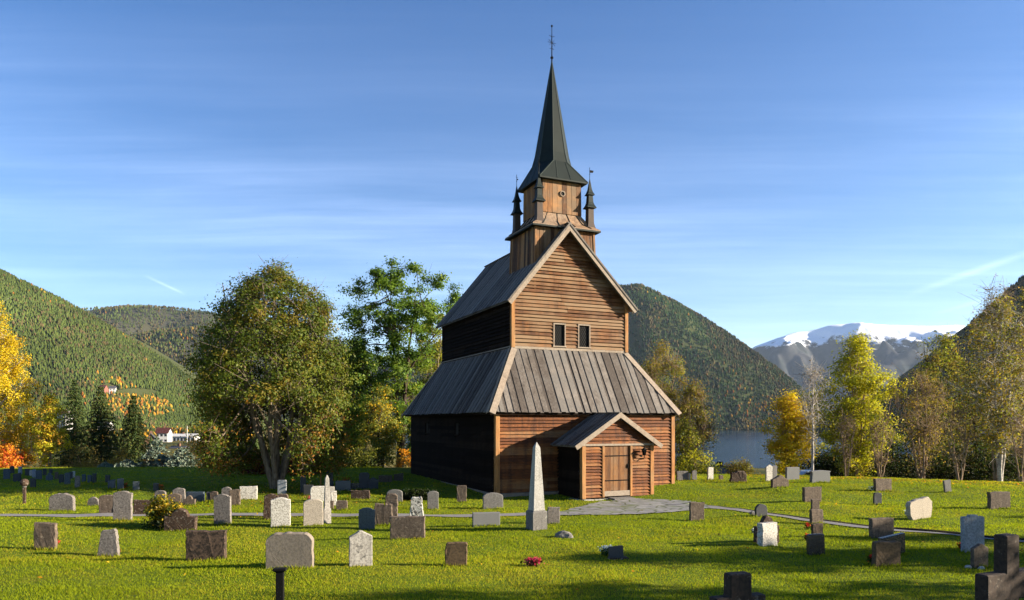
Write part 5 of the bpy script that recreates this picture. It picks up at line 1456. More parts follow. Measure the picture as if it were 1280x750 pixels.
TREES = 'trees round the churchyard'
PROF = {
 'dome': [(0, .35), (.12, .72), (.3, .95), (.45, 1.0), (.62, .93), (.78, .72), (.9, .45), (1, .12)],
 'skirt': [(0, .86), (.12, .97), (.3, 1.0), (.5, .97), (.66, .86), (.8, .66), (.91, .40), (1, .10)],
 'oval': [(0, .4), (.2, .8), (.45, 1.0), (.7, .82), (.88, .5), (1, .12)],
 'tall': [(0, .55), (.2, .85), (.4, 1.0), (.65, .85), (.85, .5), (1, .08)],
 'weep': [(0, .95), (.2, 1.0), (.45, .86), (.7, .62), (.88, .36), (1, .08)],
 'vase': [(0, .25), (.25, .55), (.5, .85), (.75, 1.0), (.9, .75), (1, .3)],
}
def broadleaf(label, px, d, ytop, halfpx, cb, pal, low=None, profile='dome', clumps=150, per=110, leaf=0.10, sig=0.45, stems=1, trunk=0.2,
              barkm='bark', name='tree', group=TREES, cat='tree', seed=1, lean=0.0, lobe=0.25, depth=1.0, shell=0.55, twigs=2, spread=0.35, fork=0.12, hang=0.0, xy=None, crownshift=0.0, limb=1.0, lowt=0.35, div=.30, inner=.12, mixp=.6, opened=0.0, limbmin=0.0):
    r = np.random.default_rng(seed)
    x, y, z = at(px, d) if xy is None else (xy[0], xy[1], g1(*xy))
    H = z_at(ytop, d) - z; R = halfpx * d / F_PX
    o = empty(name, (x, y, z), 0, label, cat, group)
    pt = np.array([p[0] for p in PROF[profile]]); pr = np.array([p[1] for p in PROF[profile]])
    ph = r.uniform(0, 6.28, 4)
    def rad(t, a):
        return R * np.interp(t, pt, pr) * (1 + lobe * (0.5 * np.sin(2 * a + ph[0] + 3 * t) + 0.5 * np.sin(3 * a + ph[1] - 5 * t) + 0.35 * np.sin(5 * a + ph[2] + 9 * t)))
    # clumps through the crown volume
    t = r.uniform(0, 1, clumps * 4); keep = r.uniform(0, 1, len(t)) < np.interp(t, pt, pr) ** 1.3; t = t[keep][:clumps]
    a = r.uniform(0, 2 * np.pi, len(t)); rr = rad(t, a) * (shell + (1 - shell) * r.uniform(0, 1, len(t))) ** 1.0 * np.sqrt(r.uniform(inner, 1.0, len(t)))
    rr = np.maximum(rr - sig * 0.6, 0.05)
    C = np.stack([rr * np.cos(a) + crownshift * R * t, rr * np.sin(a) * depth, H * (cb + (1 - cb) * t) - sig * 0.5 * (t > .9)], -1)
    if opened:
        C = C[~((t < opened) & (np.abs(C[:, 0]) < .40 * R) & (C[:, 1] < .40 * R))]
    tb = Tubes()
    # stems
    S_ = []
    for k in range(stems):
        q = 2 * np.pi * k / stems + r.uniform(-.4, .4); sp = (spread * R * r.uniform(.6, 1.1)) if stems > 1 else lean * R
        top = np.array([sp * np.cos(q) + crownshift * R * .5, sp * np.sin(q) * depth, H * r.uniform(.80, .93)])
        p0 = np.array([0.12 * trunk * np.cos(q) * (stems > 1), 0.12 * trunk * np.sin(q) * (stems > 1), -0.3])
        mid = np.array([top[0] * div, top[1] * div, H * (fork + .25)])
        P = bezier(p0, mid, top, 14); P[2:-1] += r.normal(0, 0.035 * R * .4, (11, 3)) * [1, 1, .2]
        f = np.linspace(0, 1, 14); tr = trunk * (0.72 if stems > 1 else 1.0)
        Rr = tr * (1 - f) ** 0.8 * 0.92 + 0.015; Rr[0] *= 1.35
        tb.add(P, Rr, 8); S_.append((P, Rr))
    # limbs: boughs grow from the stems, smaller branches leave the nearest bough
    nb_ = max(7, len(C) // 9); order = r.permutation(len(C)); prim = order[:nb_]; B_ = {}
    def grow(p0, c, r0, up):
        v = c - p0; ln = np.linalg.norm(v)
        mid = p0 + v * np.array([.45, .45, up]) + r.normal(0, .06 * ln, 3)
        B = bezier(p0, mid, c, 8); tb.add(B, np.linspace(r0, 0.006, 8), 5 if r0 > .03 else 4)
        return B
    for i in prim:
        c = C[i]
        k = int(np.argmin([np.linalg.norm((s[0][8] - c)[:2]) + r.uniform(0, .3 * R) for s in S_])) if stems > 1 else 0
        P, Rr = S_[k]; rc = math.hypot(c[0] - P[7][0], c[1] - P[7][1])
        zs = min(max(c[2] - rc * r.uniform(.55, 1.15), H * r.uniform(max(fork, cb * .6, limbmin), max(fork, cb * .6, limbmin) + .16)), P[-2][2])
        j = int(np.clip(np.searchsorted(P[:, 2], zs), 1, 12)); p0 = P[j]; ln = np.linalg.norm(c - p0)
        B_[i] = grow(p0, c, min(Rr[j] * .75, (0.016 + 0.015 * ln) * limb), .66)
    PC = C[prim]
    for i in range(len(C)):
        c = C[i]
        if i in B_: B = B_[i]
        else:
            q = prim[int(np.argmin(np.linalg.norm(PC - c, axis=1)))]; Bp = B_[q]
            j = int(np.clip(np.argmin(np.linalg.norm(Bp - c, axis=1)) - 1, 2, 6)); ln = np.linalg.norm(c - Bp[j])
            B = grow(Bp[j], c, (0.008 + 0.008 * ln) * limb, .58)
        for q in range(twigs):
            s0 = B[r.integers(3, 7)]; e = s0 + (c - s0) * .5 + r.normal(0, sig * .9, 3) + [0, 0, sig * .3]
            tb.add(bezier(s0, (s0 + e) / 2 + r.normal(0, .08, 3), e, 3), [0.012 * limb, 0.009, 0.005], 3)
    tb.build('trunk', M[barkm], o)
    if per > 0:
        n = len(C) * per; idx = np.repeat(np.arange(len(C)), per)
        cs = sig * r.uniform(.6, 1.25, len(C))
        P = C[idx] + r.normal(0, 1, (n, 3)) * cs[idx][:, None] * [.62, .62, .42]
        if hang: P[:, 2] -= hang * r.uniform(0, 1, n) ** 1.5
        P[:, 2] = np.maximum(P[:, 2], 0.15)
        pal = np.asarray(pal, float); ci = r.integers(0, len(pal), len(C))
        pick = np.where(r.uniform(0, 1, n) < mixp, ci[idx], r.integers(0, len(pal), n)); col = pal[pick]
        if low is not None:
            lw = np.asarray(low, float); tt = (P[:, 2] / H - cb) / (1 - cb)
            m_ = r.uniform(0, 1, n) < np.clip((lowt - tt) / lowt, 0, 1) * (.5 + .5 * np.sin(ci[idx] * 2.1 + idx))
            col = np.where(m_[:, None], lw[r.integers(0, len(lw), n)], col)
        l1 = P - C[idx]; l1 /= np.linalg.norm(l1, axis=1)[:, None] + 1e-6
        l2 = P - np.array([0, 0, H * (cb + .35 * (1 - cb))]); l2 /= np.linalg.norm(l2, axis=1)[:, None] + 1e-6
        leaf_quads('crown', P, leaf, col, o, M['leaf'], r, flat=.3, lean=l1 * .65 + l2 * .6)
    return o

def conifer(label, px, d, ytop, halfpx, pal, seed, droop=0.35, whorls=38, per=10, needles=70, size=0.115, name='spruce', cb=0.03, xy=None, group=TREES, tip=1.1):
    r = np.random.default_rng(seed); x, y, z = at(px, d); H = z_at(ytop, d) - z; R = halfpx * d / F_PX
    o = empty(name, (x, y, z), 0, label, 'conifer', group)
    tb = Tubes(); tb.add([(0, 0, -.3), (0, 0, H * .5), (0, 0, H * .99)], [.022 * H, .012 * H, .01], 7)
    PP = []
    for k in range(whorls):
        t = (k + r.uniform(-.3, .3)) / whorls; zz = H * (cb + (1 - cb) * t)
        L_ = R * max(.05, (1 - t)) ** .85 * (1.08 if k % 2 else .9)
        for q in range(per):
            a = 2 * np.pi * (q + r.uniform(-.3, .3)) / per + k * 1.3; l = L_ * r.uniform(.72, 1.12)
            dv = np.array([np.cos(a), np.sin(a), 0])
            p0 = np.array([0, 0, zz]); e = p0 + dv * l - np.array([0, 0, droop * l * (1 - .5 * t)]); mid = p0 + dv * l * .5 + np.array([0, 0, .05 * l])
            e[2] = max(e[2], .1); B = bezier(p0, mid, e, 5); tb.add(B, np.linspace(.012 + .008 * l, .005, 5), 3)
            m = max(10, int(needles * (l / R + .2)))
            f = r.uniform(.12, 1, m); s_ = bezier(p0, mid, e, 40)[(f * 39).astype(int)]
            side = np.array([-dv[1], dv[0], 0]); wd = (1.05 - f) * l * .30 + .06
            PP.append(s_ + side * (r.uniform(-1, 1, m) * wd)[:, None] - np.array([0, 0, 1]) * (np.abs(r.normal(0, .12, m)) * (0.4 + l * .25))[:, None])
    tb.build('trunk', M['darkbark'], o)
    P = np.concatenate(PP); P[:, 2] = np.maximum(P[:, 2], .05)
    leaf_quads('crown', P, size, pal, o, M['needle'], r, flat=.6, aspect=.32)
    return o

def shrub(label, px, d, ytop, halfpx, pal, seed, n=2600, leaf=0.07, name='shrub', low=None, group='shrubs round the churchyard', stems=9, barkm='twig', depth=.8, per=None, cat='shrub', yb=None):
    r = np.random.default_rng(seed)
    if yb is not None: x, y, z = on_ground(px, yb); d = y
    else: x, y, z = at(px, d)
    H = z_at(ytop, d) - z; R = halfpx * d / F_PX
    o = empty(name, (x, y, z), 0, label, cat, group)
    K = max(10, n // 70); tb = Tubes()
    a = r.uniform(0, 6.283, K); rr = R * np.sqrt(r.uniform(.02, 1, K)); t = r.uniform(.12, 1, K) * np.sqrt(np.clip(1 - (rr / R) ** 2 * .75, .05, 1))
    C = np.stack([rr * np.cos(a), rr * np.sin(a) * depth, H * t * .92], -1)
    for c in C[:max(stems, K // 3)]:
        p0 = np.array([c[0] * .15, c[1] * .15, -.1]); tb.add(bezier(p0, np.array([c[0] * .5, c[1] * .5, c[2] * .75]), c, 5), np.linspace(.022, .006, 5), 4)
    tb.build('stems', M[barkm], o)
    idx = r.integers(0, K, n); sg = max(.10, min(R, H) * .2)
    P = C[idx] + r.normal(0, sg, (n, 3)) * [1, 1, .8]; P[:, 2] = np.clip(P[:, 2], .03, H * 1.02)
    pal = np.asarray(pal, float); ci = r.integers(0, len(pal), K)
    col = pal[np.where(r.uniform(0, 1, n) < .6, ci[idx], r.integers(0, len(pal), n))]
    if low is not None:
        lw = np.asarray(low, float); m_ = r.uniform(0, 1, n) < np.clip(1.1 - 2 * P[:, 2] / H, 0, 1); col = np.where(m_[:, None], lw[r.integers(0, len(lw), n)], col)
    leaf_quads('foliage', P, leaf, col, o, M['leaf'], r)
    return o

OLIVE = [(0.145, 0.145, 0.025), (0.110, 0.124, 0.022), (0.083, 0.103, 0.019), (0.207, 0.159, 0.025), (0.172, 0.131, 0.025), (0.069, 0.090, 0.019)]
RUST = [(0.235, 0.103, 0.021), (0.166, 0.076, 0.019), (0.276, 0.138, 0.022), (0.138, 0.083, 0.022)]
OAKG = [(0.085, 0.150, 0.020), (0.105, 0.175, 0.022), (0.065, 0.115, 0.017), (0.135, 0.190, 0.024)]
YGRN = [(0.207, 0.207, 0.030), (0.159, 0.179, 0.028), (0.262, 0.235, 0.034), (0.117, 0.145, 0.025)]
LIME = [(0.40, 0.37, 0.022), (0.33, 0.33, 0.022), (0.46, 0.40, 0.024), (0.25, 0.27, 0.020)]
GOLDL = [(0.50, 0.375, 0.016), (0.45, 0.325, 0.014), (0.54, 0.42, 0.02), (0.38, 0.235, 0.012)]
GOLDM = [(0.520, 0.325, 0.023), (0.442, 0.260, 0.021), (0.351, 0.247, 0.023), (0.598, 0.390, 0.026)]
ORNG = [(0.520, 0.195, 0.016), (0.598, 0.260, 0.018), (0.364, 0.143, 0.016)]
BRN = [(0.169, 0.124, 0.034), (0.221, 0.156, 0.036), (0.130, 0.098, 0.031), (0.195, 0.169, 0.033)]
CRIM = [(0.11, 0.016, 0.012), (0.16, 0.022, 0.018), (0.08, 0.014, 0.012)]
DKG = [(0.022, 0.034, 0.010), (0.030, 0.044, 0.012), (0.018, 0.026, 0.009)]
SPRU = [(0.032, 0.061, 0.019), (0.052, 0.081, 0.022), (0.091, 0.106, 0.026), (0.025, 0.045, 0.016)]
BLUS = [(0.12, 0.165, 0.125), (0.16, 0.20, 0.15), (0.085, 0.125, 0.095), (0.20, 0.22, 0.165)]

# big tree left of the church
T1 = [(0.108, 0.132, 0.017), (0.092, 0.122, 0.016), (0.076, 0.105, 0.015), (0.135, 0.140, 0.018), (0.165, 0.130, 0.017), (0.064, 0.092, 0.014)]
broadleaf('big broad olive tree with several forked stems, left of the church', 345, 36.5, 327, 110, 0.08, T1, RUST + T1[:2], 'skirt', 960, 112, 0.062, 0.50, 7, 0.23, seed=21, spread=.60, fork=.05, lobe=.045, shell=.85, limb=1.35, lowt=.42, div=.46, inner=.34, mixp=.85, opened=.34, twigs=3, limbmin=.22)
# oak beside the church and its neighbours
broadleaf('tall dark green oak with open leafy top, just left of the church', 500, 61, 322, 66, 0.18, OAKG, YGRN, 'vase', 170, 190, 0.10, 0.55, 2, 0.34, 'darkbark', seed=31, spread=.3, fork=.2, lobe=.45, shell=.7, limb=1.6)
broadleaf('yellow-green tree filling the gap between oak and church roof', 540, 70, 372, 44, 0.06, YGRN, None, 'tall', 150, 130, 0.10, 0.6, 2, 0.2, seed=32, lobe=.3)
broadleaf('small leafy tree top showing over the church roof at the back', 570, 78, 346, 26, 0.35, OAKG, None, 'vase', 40, 170, 0.11, 0.55, 1, 0.2, 'darkbark', seed=33, lobe=.4)
broadleaf('dark leafy tree in the gap between the big tree and the oak', 447, 60, 384, 34, 0.05, OAKG + YGRN[:1], OLIVE, 'tall', 120, 130, 0.11, 0.6, 1, 0.2, 'darkbark', seed=34)
broadleaf('golden brown tree low between the big tree and the oak', 428, 63, 462, 44, 0.03, GOLDM + BRN, None, 'oval', 90, 130, 0.085, 0.5, 2, 0.12, seed=35)
broadleaf('yellow-green young tree in front of the oak trunk', 478, 58, 478, 34, 0.05, YGRN + GOLDM[:1], None, 'oval', 70, 120, 0.085, 0.5, 2, 0.12, 'darkbark', seed=36)
broadleaf('dark bushy tree right behind the north church corner', 528, 57, 520, 26, 0.03, OAKG + OLIVE, None, 'oval', 90, 120, 0.11, 0.6, 1, 0.16, 'darkbark', seed=37)
# left edge
broadleaf('bright golden weeping birch at the left edge of the view', -4, 62, 372, 56, 0.04, GOLDL, ORNG, 'weep', 330, 130, 0.072, 0.42, 1, 0.2, 'birch', seed=41, hang=.9, lobe=.18, shell=.75, lowt=.16)
broadleaf('orange-red bushy tree under the weeping birch', 8, 60, 556, 20, 0.02, ORNG + [(0.40, 0.06, 0.015)], None, 'oval', 60, 120, 0.08, 0.45, 2, 0.08, seed=42)
broadleaf('pale yellow-green young tree beside the weeping birch', 62, 61.5, 486, 30, 0.04, LIME + GOLDM[:2], None, 'tall', 90, 100, 0.075, 0.42, 2, 0.10, seed=43, lobe=.3)
conifer('dark spruce left of its taller pair, behind the shaded graves', 93, 74, 472, 34, SPRU, 51)
conifer('dark spruce with tiered drooping boughs, middle of the three', 126, 72, 481, 44, SPRU + [(0.07, 0.07, 0.016)], 52, droop=.3)
conifer('dark slim spruce standing apart, right of the spruce pair', 167, 71, 492, 32, SPRU + [(0.05, 0.06, 0.014)], 53)
for k, (px, d, yt, hw, lab) in enumerate(((160, 57.5, 574, 26, 'sprawling blue spruce at the foot of the slim dark spruce'), (196, 58, 545, 30, 'blue-grey spruce with wide boughs, left of two before the village'), (228, 57.5, 558, 34, 'blue-grey spruce with wide low boughs, nearest the big tree'), (132, 58.5, 578, 22, 'low blue spruce bush behind the shaded graves'))):
    conifer(lab, px, d, yt, hw, BLUS, 60 + k, droop=.10, whorls=15, per=9, needles=44, size=.13, name='blue_spruce', group='blue spruces')
shrub('tan bushy shrub between the dark spruces and the graves', 105, 64, 555, 22, BRN + [(0.20, 0.16, 0.05)], 71, 2200)
shrub('orange shrub in front of the slim dark spruce', 150, 63, 556, 13, BRN + GOLDM[:2], 72, 1300)
shrub('orange bush below the white village house', 195, 68, 555, 12, ORNG + GOLDM, 73, 1400)
shrub('round yellow bush below the village houses', 217, 72, 558, 15, GOLDM, 74, 1600)
shrub('rusty bush at the left foot of the big tree', 258, 59.5, 545, 34, RUST + BRN, 75, 3400, .08)
shrub('crimson shrub left of the big tree trunk', 318, 46, 560, 24, CRIM + RUST[:1], 76, 3000)
shrub('crimson shrub right of the big tree trunk', 376, 47, 556, 26, CRIM, 77, 3000)
shrub('rust and olive bush behind the big tree trunk', 290, 61, 545, 30, RUST + OLIVE, 78, 3400, .08)
shrub('golden brown bush behind the small obelisk', 410, 64, 535, 30, GOLDM + RUST, 79, 3600, .08)
shrub('dark bush behind the shaded gravestones by the oak', 462, 56, 560, 28, OLIVE[:3] + DKG[:1], 80, 3000, .08)
shrub('orange leafed bush at the back corner of the church', 512, 55, 562, 15, ORNG + BRN, 81, 1600)
shrub('low dark juniper hedge at the church wall in shade', 522, 0, 612, 22, DKG, 82, 3200, .045, name='hedge', yb=625, depth=.35, cat='hedge')
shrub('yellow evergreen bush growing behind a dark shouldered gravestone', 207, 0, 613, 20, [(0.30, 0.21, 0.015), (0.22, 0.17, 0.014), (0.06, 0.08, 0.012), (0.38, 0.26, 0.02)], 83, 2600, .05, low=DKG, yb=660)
# right of the church
broadleaf('thin leaved brownish tree close behind the right side of the church', 824, 58, 420, 56, 0.10, BRN + YGRN[:2], None, 'dome', 200, 66, 0.075, 0.6, 3, 0.14, 'twig', seed=91, twigs=6, spread=.4, fork=.1, lobe=.3)
broadleaf('bare twiggy reddish tree right of the church at the fjord', 866, 56, 474, 42, 0.08, BRN + YGRN[:1], None, 'dome', 130, 56, 0.07, 0.55, 3, 0.10, 'twig', seed=92, twigs=6, spread=.45, fork=.06)
broadleaf('yellow-green sapling behind the gravestones right of the church', 857, 52, 520, 26, 0.05, YGRN + LIME[:1], None, 'oval', 50, 80, 0.07, 0.42, 2, 0.06, 'twig', seed=93, twigs=4)
shrub('yellow-green bush right of the church corner', 872, 50, 564, 26, LIME + YGRN, 94, 2600)
shrub('brownish bush in front of the fjord behind the lumpy stone', 926, 50, 572, 17, BRN + YGRN[:1], 95, 2000, .06)
broadleaf('golden yellow tree at the right end of the fjord view', 988, 52.5, 488, 35, 0.03, GOLDL[:3] + GOLDM[:1], LIME + GOLDL[:2], 'dome', 150, 110, 0.078, 0.45, 2, 0.1, 'twig', seed=101, lobe=.35, lowt=.6)
broadleaf('slender bare birch with pale trunk beside the golden tree', 1016, 49, 448, 32, 0.25, BRN, None, 'vase', 60, 5, 0.06, 0.5, 1, 0.10, 'birch', seed=102, twigs=7, lobe=.3)
broadleaf('tall lime green tree in front of the snowy mountain', 1071, 56, 414, 58, 0.06, LIME, BRN + YGRN, 'oval', 260, 100, 0.085, 0.55, 2, 0.14, 'twig', seed=103, lobe=.35, lowt=.55, twigs=3)
broadleaf('half bare twiggy tree with pale forked stems behind the lawn', 1152, 52, 462, 52, 0.10, BRN + GOLDM[2:3], None, 'vase', 150, 16, 0.07, 0.6, 4, 0.10, 'twig', seed=104, twigs=7, spread=.6, fork=.05)
broadleaf('mid green and yellow tree rising behind the half bare tree', 1180, 66, 405, 62, 0.05, YGRN + LIME[3:] + BRN, BRN, 'dome', 220, 58, 0.095, 0.65, 2, 0.16, 'darkbark', seed=105, lobe=.3, twigs=3)
broadleaf('tall thin leaved tree with pale trunks at the right edge', 1250, 46, 362, 64, 0.16, BRN + GOLDM[2:3] + YGRN[:3], None, 'oval', 270, 44, 0.072, 0.6, 3, 0.15, 'birch', seed=106, twigs=6, spread=.3, fork=.08, lobe=.35)
broadleaf('yellow-brown tree overlapping the right edge of the view', 1296, 72, 345, 66, 0.08, BRN + GOLDM[1:2] + YGRN[:2], None, 'oval', 230, 60, 0.085, 0.65, 2, 0.17, 'twig', seed=107, twigs=5, lobe=.3)
broadleaf('olive tree behind the pale trunks near the right edge', 1222, 62, 392, 52, 0.04, BRN + YGRN[:2], BRN, 'dome', 150, 58, 0.10, 0.65, 2, 0.16, 'darkbark', seed=108, lobe=.3)
broadleaf('bare tree with long thin shoots at the right edge', 1244, 50, 338, 36, 0.35, BRN, None, 'vase', 90, 6, 0.06, 0.5, 2, 0.09, 'twig', seed=109, twigs=7)
DARKS = [(1048, 60, 540, 34), (1098, 58, 545, 36), (1140, 60, 535, 36), (1190, 56, 540, 38), (1235, 54, 540, 36), (1285, 50, 535, 40), (1020, 62, 560, 26), (1120, 66, 500, 44), (1262, 60, 490, 44)]
DW = ['below the lime green tree', 'right of the lime green tree', 'behind the half bare tree', 'right of the half bare tree', 'under the pale trunks', 'at the right edge', 'beside the slender birch', 'between lime green and half bare trees', 'behind the tall trees at the right edge']
for k, ((px, d, yt, hw), wh) in enumerate(zip(DARKS, DW)):
    shrub(f'dark thicket bush {wh}', px, d, yt, hw, DKG + [(0.03, 0.026, 0.014)], 120 + k, 3200, .10, name='thicket_bush', group='dark thicket behind the lawn', barkm='twig')
BARES = [(1058, 51, 515, 22, 'small bare twiggy tree below the lime green tree'), (1100, 50, 520, 26, 'small bare spreading tree left of the parked car'), (1200, 47, 505, 34, 'low bare spreading tree left of the pale trunks'), (1276, 44, 515, 26, 'low bare spreading tree at the far right edge')]
for k, (px, d, yt, hw, lab) in enumerate(BARES):
    broadleaf(lab, px, d, yt, hw, 0.12, BRN, None, 'vase', 46, 3, 0.06, 0.45, 4, 0.06, 'twig', seed=140 + k, twigs=7, spread=.7, fork=.04)
# trees on the near slope outside the view to the right: they throw the long shadows over the lawn
for k, (x, y, h, R_, lab) in enumerate(((25, 12.6, 9.5, 3.0, 'leafy tree outside the view, nearest the stone cross'), (30, 17.0, 9.5, 2.4, 'leafy tree outside the view, behind the nearest one'), (37, 20.0, 9.0, 2.4, 'leafy tree outside the view, level with the marble stone'), (24, 8.0, 10.0, 3.2, 'leafy tree outside the view close to the camera'), (46, 25.5, 8.5, 2.2, 'leafy tree outside the view, farthest along the lawn'))):
    yt_ = YH - (g1(x, y) + h - CAM_Z) * F_PX / y
    broadleaf(lab, 0, y, yt_, R_ * F_PX / y, 0.16, YGRN, None, 'oval', 100, 75, 0.11, 0.6, 2, 0.15, seed=160 + k, xy=(x, y), twigs=2, lobe=.35)

# ------------------------------------------------------------------ village, hut, parked car
def house(name, label, px, d, wpx, ybase, yeave, yridge, wall, roof, rot=0, deep=8.0, group='houses in the village', nwin=4, storeys=1, gable=False):
    if d > 700:      # stands on the hillside: walk out along the sight line to the slope
        for q in np.arange(760, 1500, 4.0):
            if zl((px - CX) / F_PX * q, q) >= z_at(ybase, q): d = float(q); break
    x = (px - CX) / F_PX * d; k = d / F_PX
    z = z_at(ybase, d) if d > 700 else min(z_at(ybase, d), g1(x, d) + 0.5)
    w_ = wpx * k / 2; he = z_at(yeave, d) - z; hr = z_at(yridge, d) - z; dp = deep / 2
    o = empty(name, (x, d, z), math.radians(rot), label, 'house', group)
    m_ = MB()
    if gable: m_.loft([[(-w_, s * dp, -6), (w_, s * dp, -6), (w_, s * dp, he), (0, s * dp, hr - 0.2), (-w_, s * dp, he)] for s in (-1, 1)])
    else: m_.loft([[(s * w_, -dp, -6), (s * w_, dp, -6), (s * w_, dp, he), (s * w_, 0, hr - 0.2), (s * w_, -dp, he)] for s in (-1, 1)])
    m_.build('wall', M[wall], o)
    m_ = MB(); e = 0.5
    if gable:
        for s in (-1, 1): m_.hexa([(s * (w_ + e), -dp - e, he - .3), (0, -dp - e, hr), (0, dp + e, hr), (s * (w_ + e), dp + e, he - .3), (s * (w_ + e), -dp - e, he - .05), (0, -dp - e, hr + .25), (0, dp + e, hr + .25), (s * (w_ + e), dp + e, he - .05)])
    else:
        for s in (-1, 1): m_.hexa([(-w_ - e, s * (dp + e), he - .3), (w_ + e, s * (dp + e), he - .3), (w_ + e, 0, hr), (-w_ - e, 0, hr), (-w_ - e, s * (dp + e), he - .05), (w_ + e, s * (dp + e), he - .05), (w_ + e, 0, hr + .25), (-w_ - e, 0, hr + .25)])
    rf = m_.build('roof', M[roof], o)
    m_ = MB(); m_.box(-0.5, 0.5, -0.5, 0.5, hr - .6, hr + 1.2); m_.build('chimney', M['brownwall'], rf)
    for st in range(storeys):
        for q in range(nwin):
            xx = -w_ + 2 * w_ * (q + .5) / nwin; zz = he * (st + .35) / storeys; hh = he / storeys * .4; ww = min(.9, w_ / nwin * .55)
            m_ = MB(); m_.box(xx - ww, xx + ww, -dp - .06, -dp + .05, zz, zz + hh); m_.build('window', M['glass'], o)
    return o
house('house', 'white village house with a dark red upper roof, left of the long white building', 205, 420, 14, 554, 541, 535, 'white', 'redroof', 10, 9, nwin=3, storeys=2)
house('house', 'long low white building in the village, right of the red roofed house', 229, 450, 34, 554, 545, 542.5, 'white', 'white', 4, 10, nwin=8)
house('house', 'dark roofed shed below the long white building', 224, 300, 18, 568, 565, 558, 'brownwall', 'darkroof', -8, 9, nwin=3)
house('house', 'steep dark gabled house with white bargeboards right of the slim spruce', 189, 320, 16, 562, 553, 542, 'brownwall', 'darkroof', 25, 10, nwin=2, gable=True)
house('house', 'white hillside house standing alone by the meadow', 141, 1130, 7, 492, 485.5, 482.5, 'white', 'darkroof', 20, 9, nwin=2, storeys=2)
house('house', 'faded red roofed hillside barn beside the white house', 129, 1140, 9, 490, 486.5, 481.5, 'pinkroof', 'pinkroof', -10, 10, nwin=2)
house('house', 'white village house glimpsed between the dark spruces', 132, 520, 12, 538, 531, 527, 'white', 'darkroof', 6, 9, nwin=3)
house('house', 'white house with red roof glimpsed left of the spruces', 82, 560, 11, 523, 517, 513.5, 'white', 'redroof', -8, 9, nwin=3)
x, y, z = at(234, 400); h = z_at(533, 400) - z
m_ = MB(); m_.lathe((0, 0, -1), [(0.22, 0), (0.14, h + 1), (0.2, h + 1.1), (0.0, h + 1.3)], 8); tag(m_.build('flagpole', M['white'], None, loc=(x, y, z)), 'tall white flagpole in front of the long white village building', 'flagpole')
# red hut by the fjord
hx, hy = (899 - CX) / F_PX * 68, 68.0; hz = g1(hx, hy)
o = empty('hut', (hx, hy, hz), math.radians(-30), 'red wooden hut with dark slate roof below the lawn edge by the fjord', 'hut')
he = z_at(594, 68) - hz; hr = z_at(584.5, 68) - hz
m_ = MB(); m_.loft([[(s * 1.9, -1.5, -1.5), (s * 1.9, 1.5, -1.5), (s * 1.9, 1.5, he), (s * 1.9, 0, hr - .1), (s * 1.9, -1.5, he)] for s in (-1, 1)]); m_.build('wall', M['redwall'], o)
m_ = MB()
for s in (-1, 1): m_.hexa([(-2.2, s * 1.85, he - .2), (2.2, s * 1.85, he - .2), (2.2, 0, hr), (-2.2, 0, hr), (-2.2, s * 1.85, he - .1), (2.2, s * 1.85, he - .1), (2.2, 0, hr + .12), (-2.2, 0, hr + .12)])
rf = m_.build('roof', M['darkroof'], o)
m_ = MB(); m_.box(-.25, .25, .1, .5, hr - .3, hr + .55); m_.build('chimney', M['iron'], rf)
m_ = MB(); m_.box(-.5, .5, -1.54, -1.48, he - 1.2, he - .4); m_.build('window', M['glass'], o)

def car(px, d, yroof, label, rz):
    x = (px - CX) / F_PX * d; z = z_at(yroof, d) - 1.45
    z = max(z, g1(x, d) - 0.05) if z > g1(x, d) else z
    o = empty('parked_car', (x, d, z), math.radians(rz), label, 'car', 'cars parked below the lawn')
    def sec(xc, hw, zs): return [(xc, s * hw, q) for s, q in zs]
    prof = [(-2.1, .35), (-2.12, .75), (-1.95, .92), (-1.1, .98), (-.55, 1.42), (.75, 1.45), (1.35, 1.0), (2.0, .86), (2.15, .6), (2.1, .35)]
    m_ = MB(); m_.loft([[(a * s_, hw, b if b < 1.0 else b) for a, b in prof] for hw, s_ in ((-.86, .97), (-.80, 1.0), (.80, 1.0), (.86, .97))]); m_.build('body', M['carpaint'], o, bevel=.03)
    m_ = MB()
    for s in (-1, 1): m_.hexa([(-.98, s * .872, 1.0), (1.18, s * .872, 1.0), (.66, s * .872, 1.36), (-.52, s * .872, 1.36), (-.98, s * .85, 1.0), (1.18, s * .85, 1.0), (.66, s * .85, 1.36), (-.52, s * .85, 1.36)])
    m_.build('window', M['glass'], o)
    m_ = MB(); m_.hexa([(.80, -.7, 1.425), (1.30, -.75, 1.055), (1.30, .75, 1.055), (.80, .7, 1.425), (.83, -.7, 1.44), (1.34, -.75, 1.06), (1.34, .75, 1.06), (.83, .7, 1.44)]); m_.build('windscreen', M['glass'], o)
    for wx in (-1.3, 1.35):
        for s in (-1, 1):
            m_ = MB(); m_.loft([[(wx + .31 * math.cos(q * math.pi / 8), s * yy, .31 + .31 * math.sin(q * math.pi / 8)) for q in range(16)] for yy in (.70, .885)]); wl = m_.build('wheel', M['rubber'], o)
            m_ = MB(); m_.loft([[(wx + .19 * math.cos(q * math.pi / 6), s * yy, .31 + .19 * math.sin(q * math.pi / 6)) for q in range(12)] for yy in (.886, .895)]); m_.build('rim', S['smooth'], wl)
car(1127, 50, 599.5, 'pale blue parked car whose roof shows over the lawn edge', 6)
car(1008, 56, 588, 'pale car parked under the golden tree, mostly hidden by the lawn', 10)

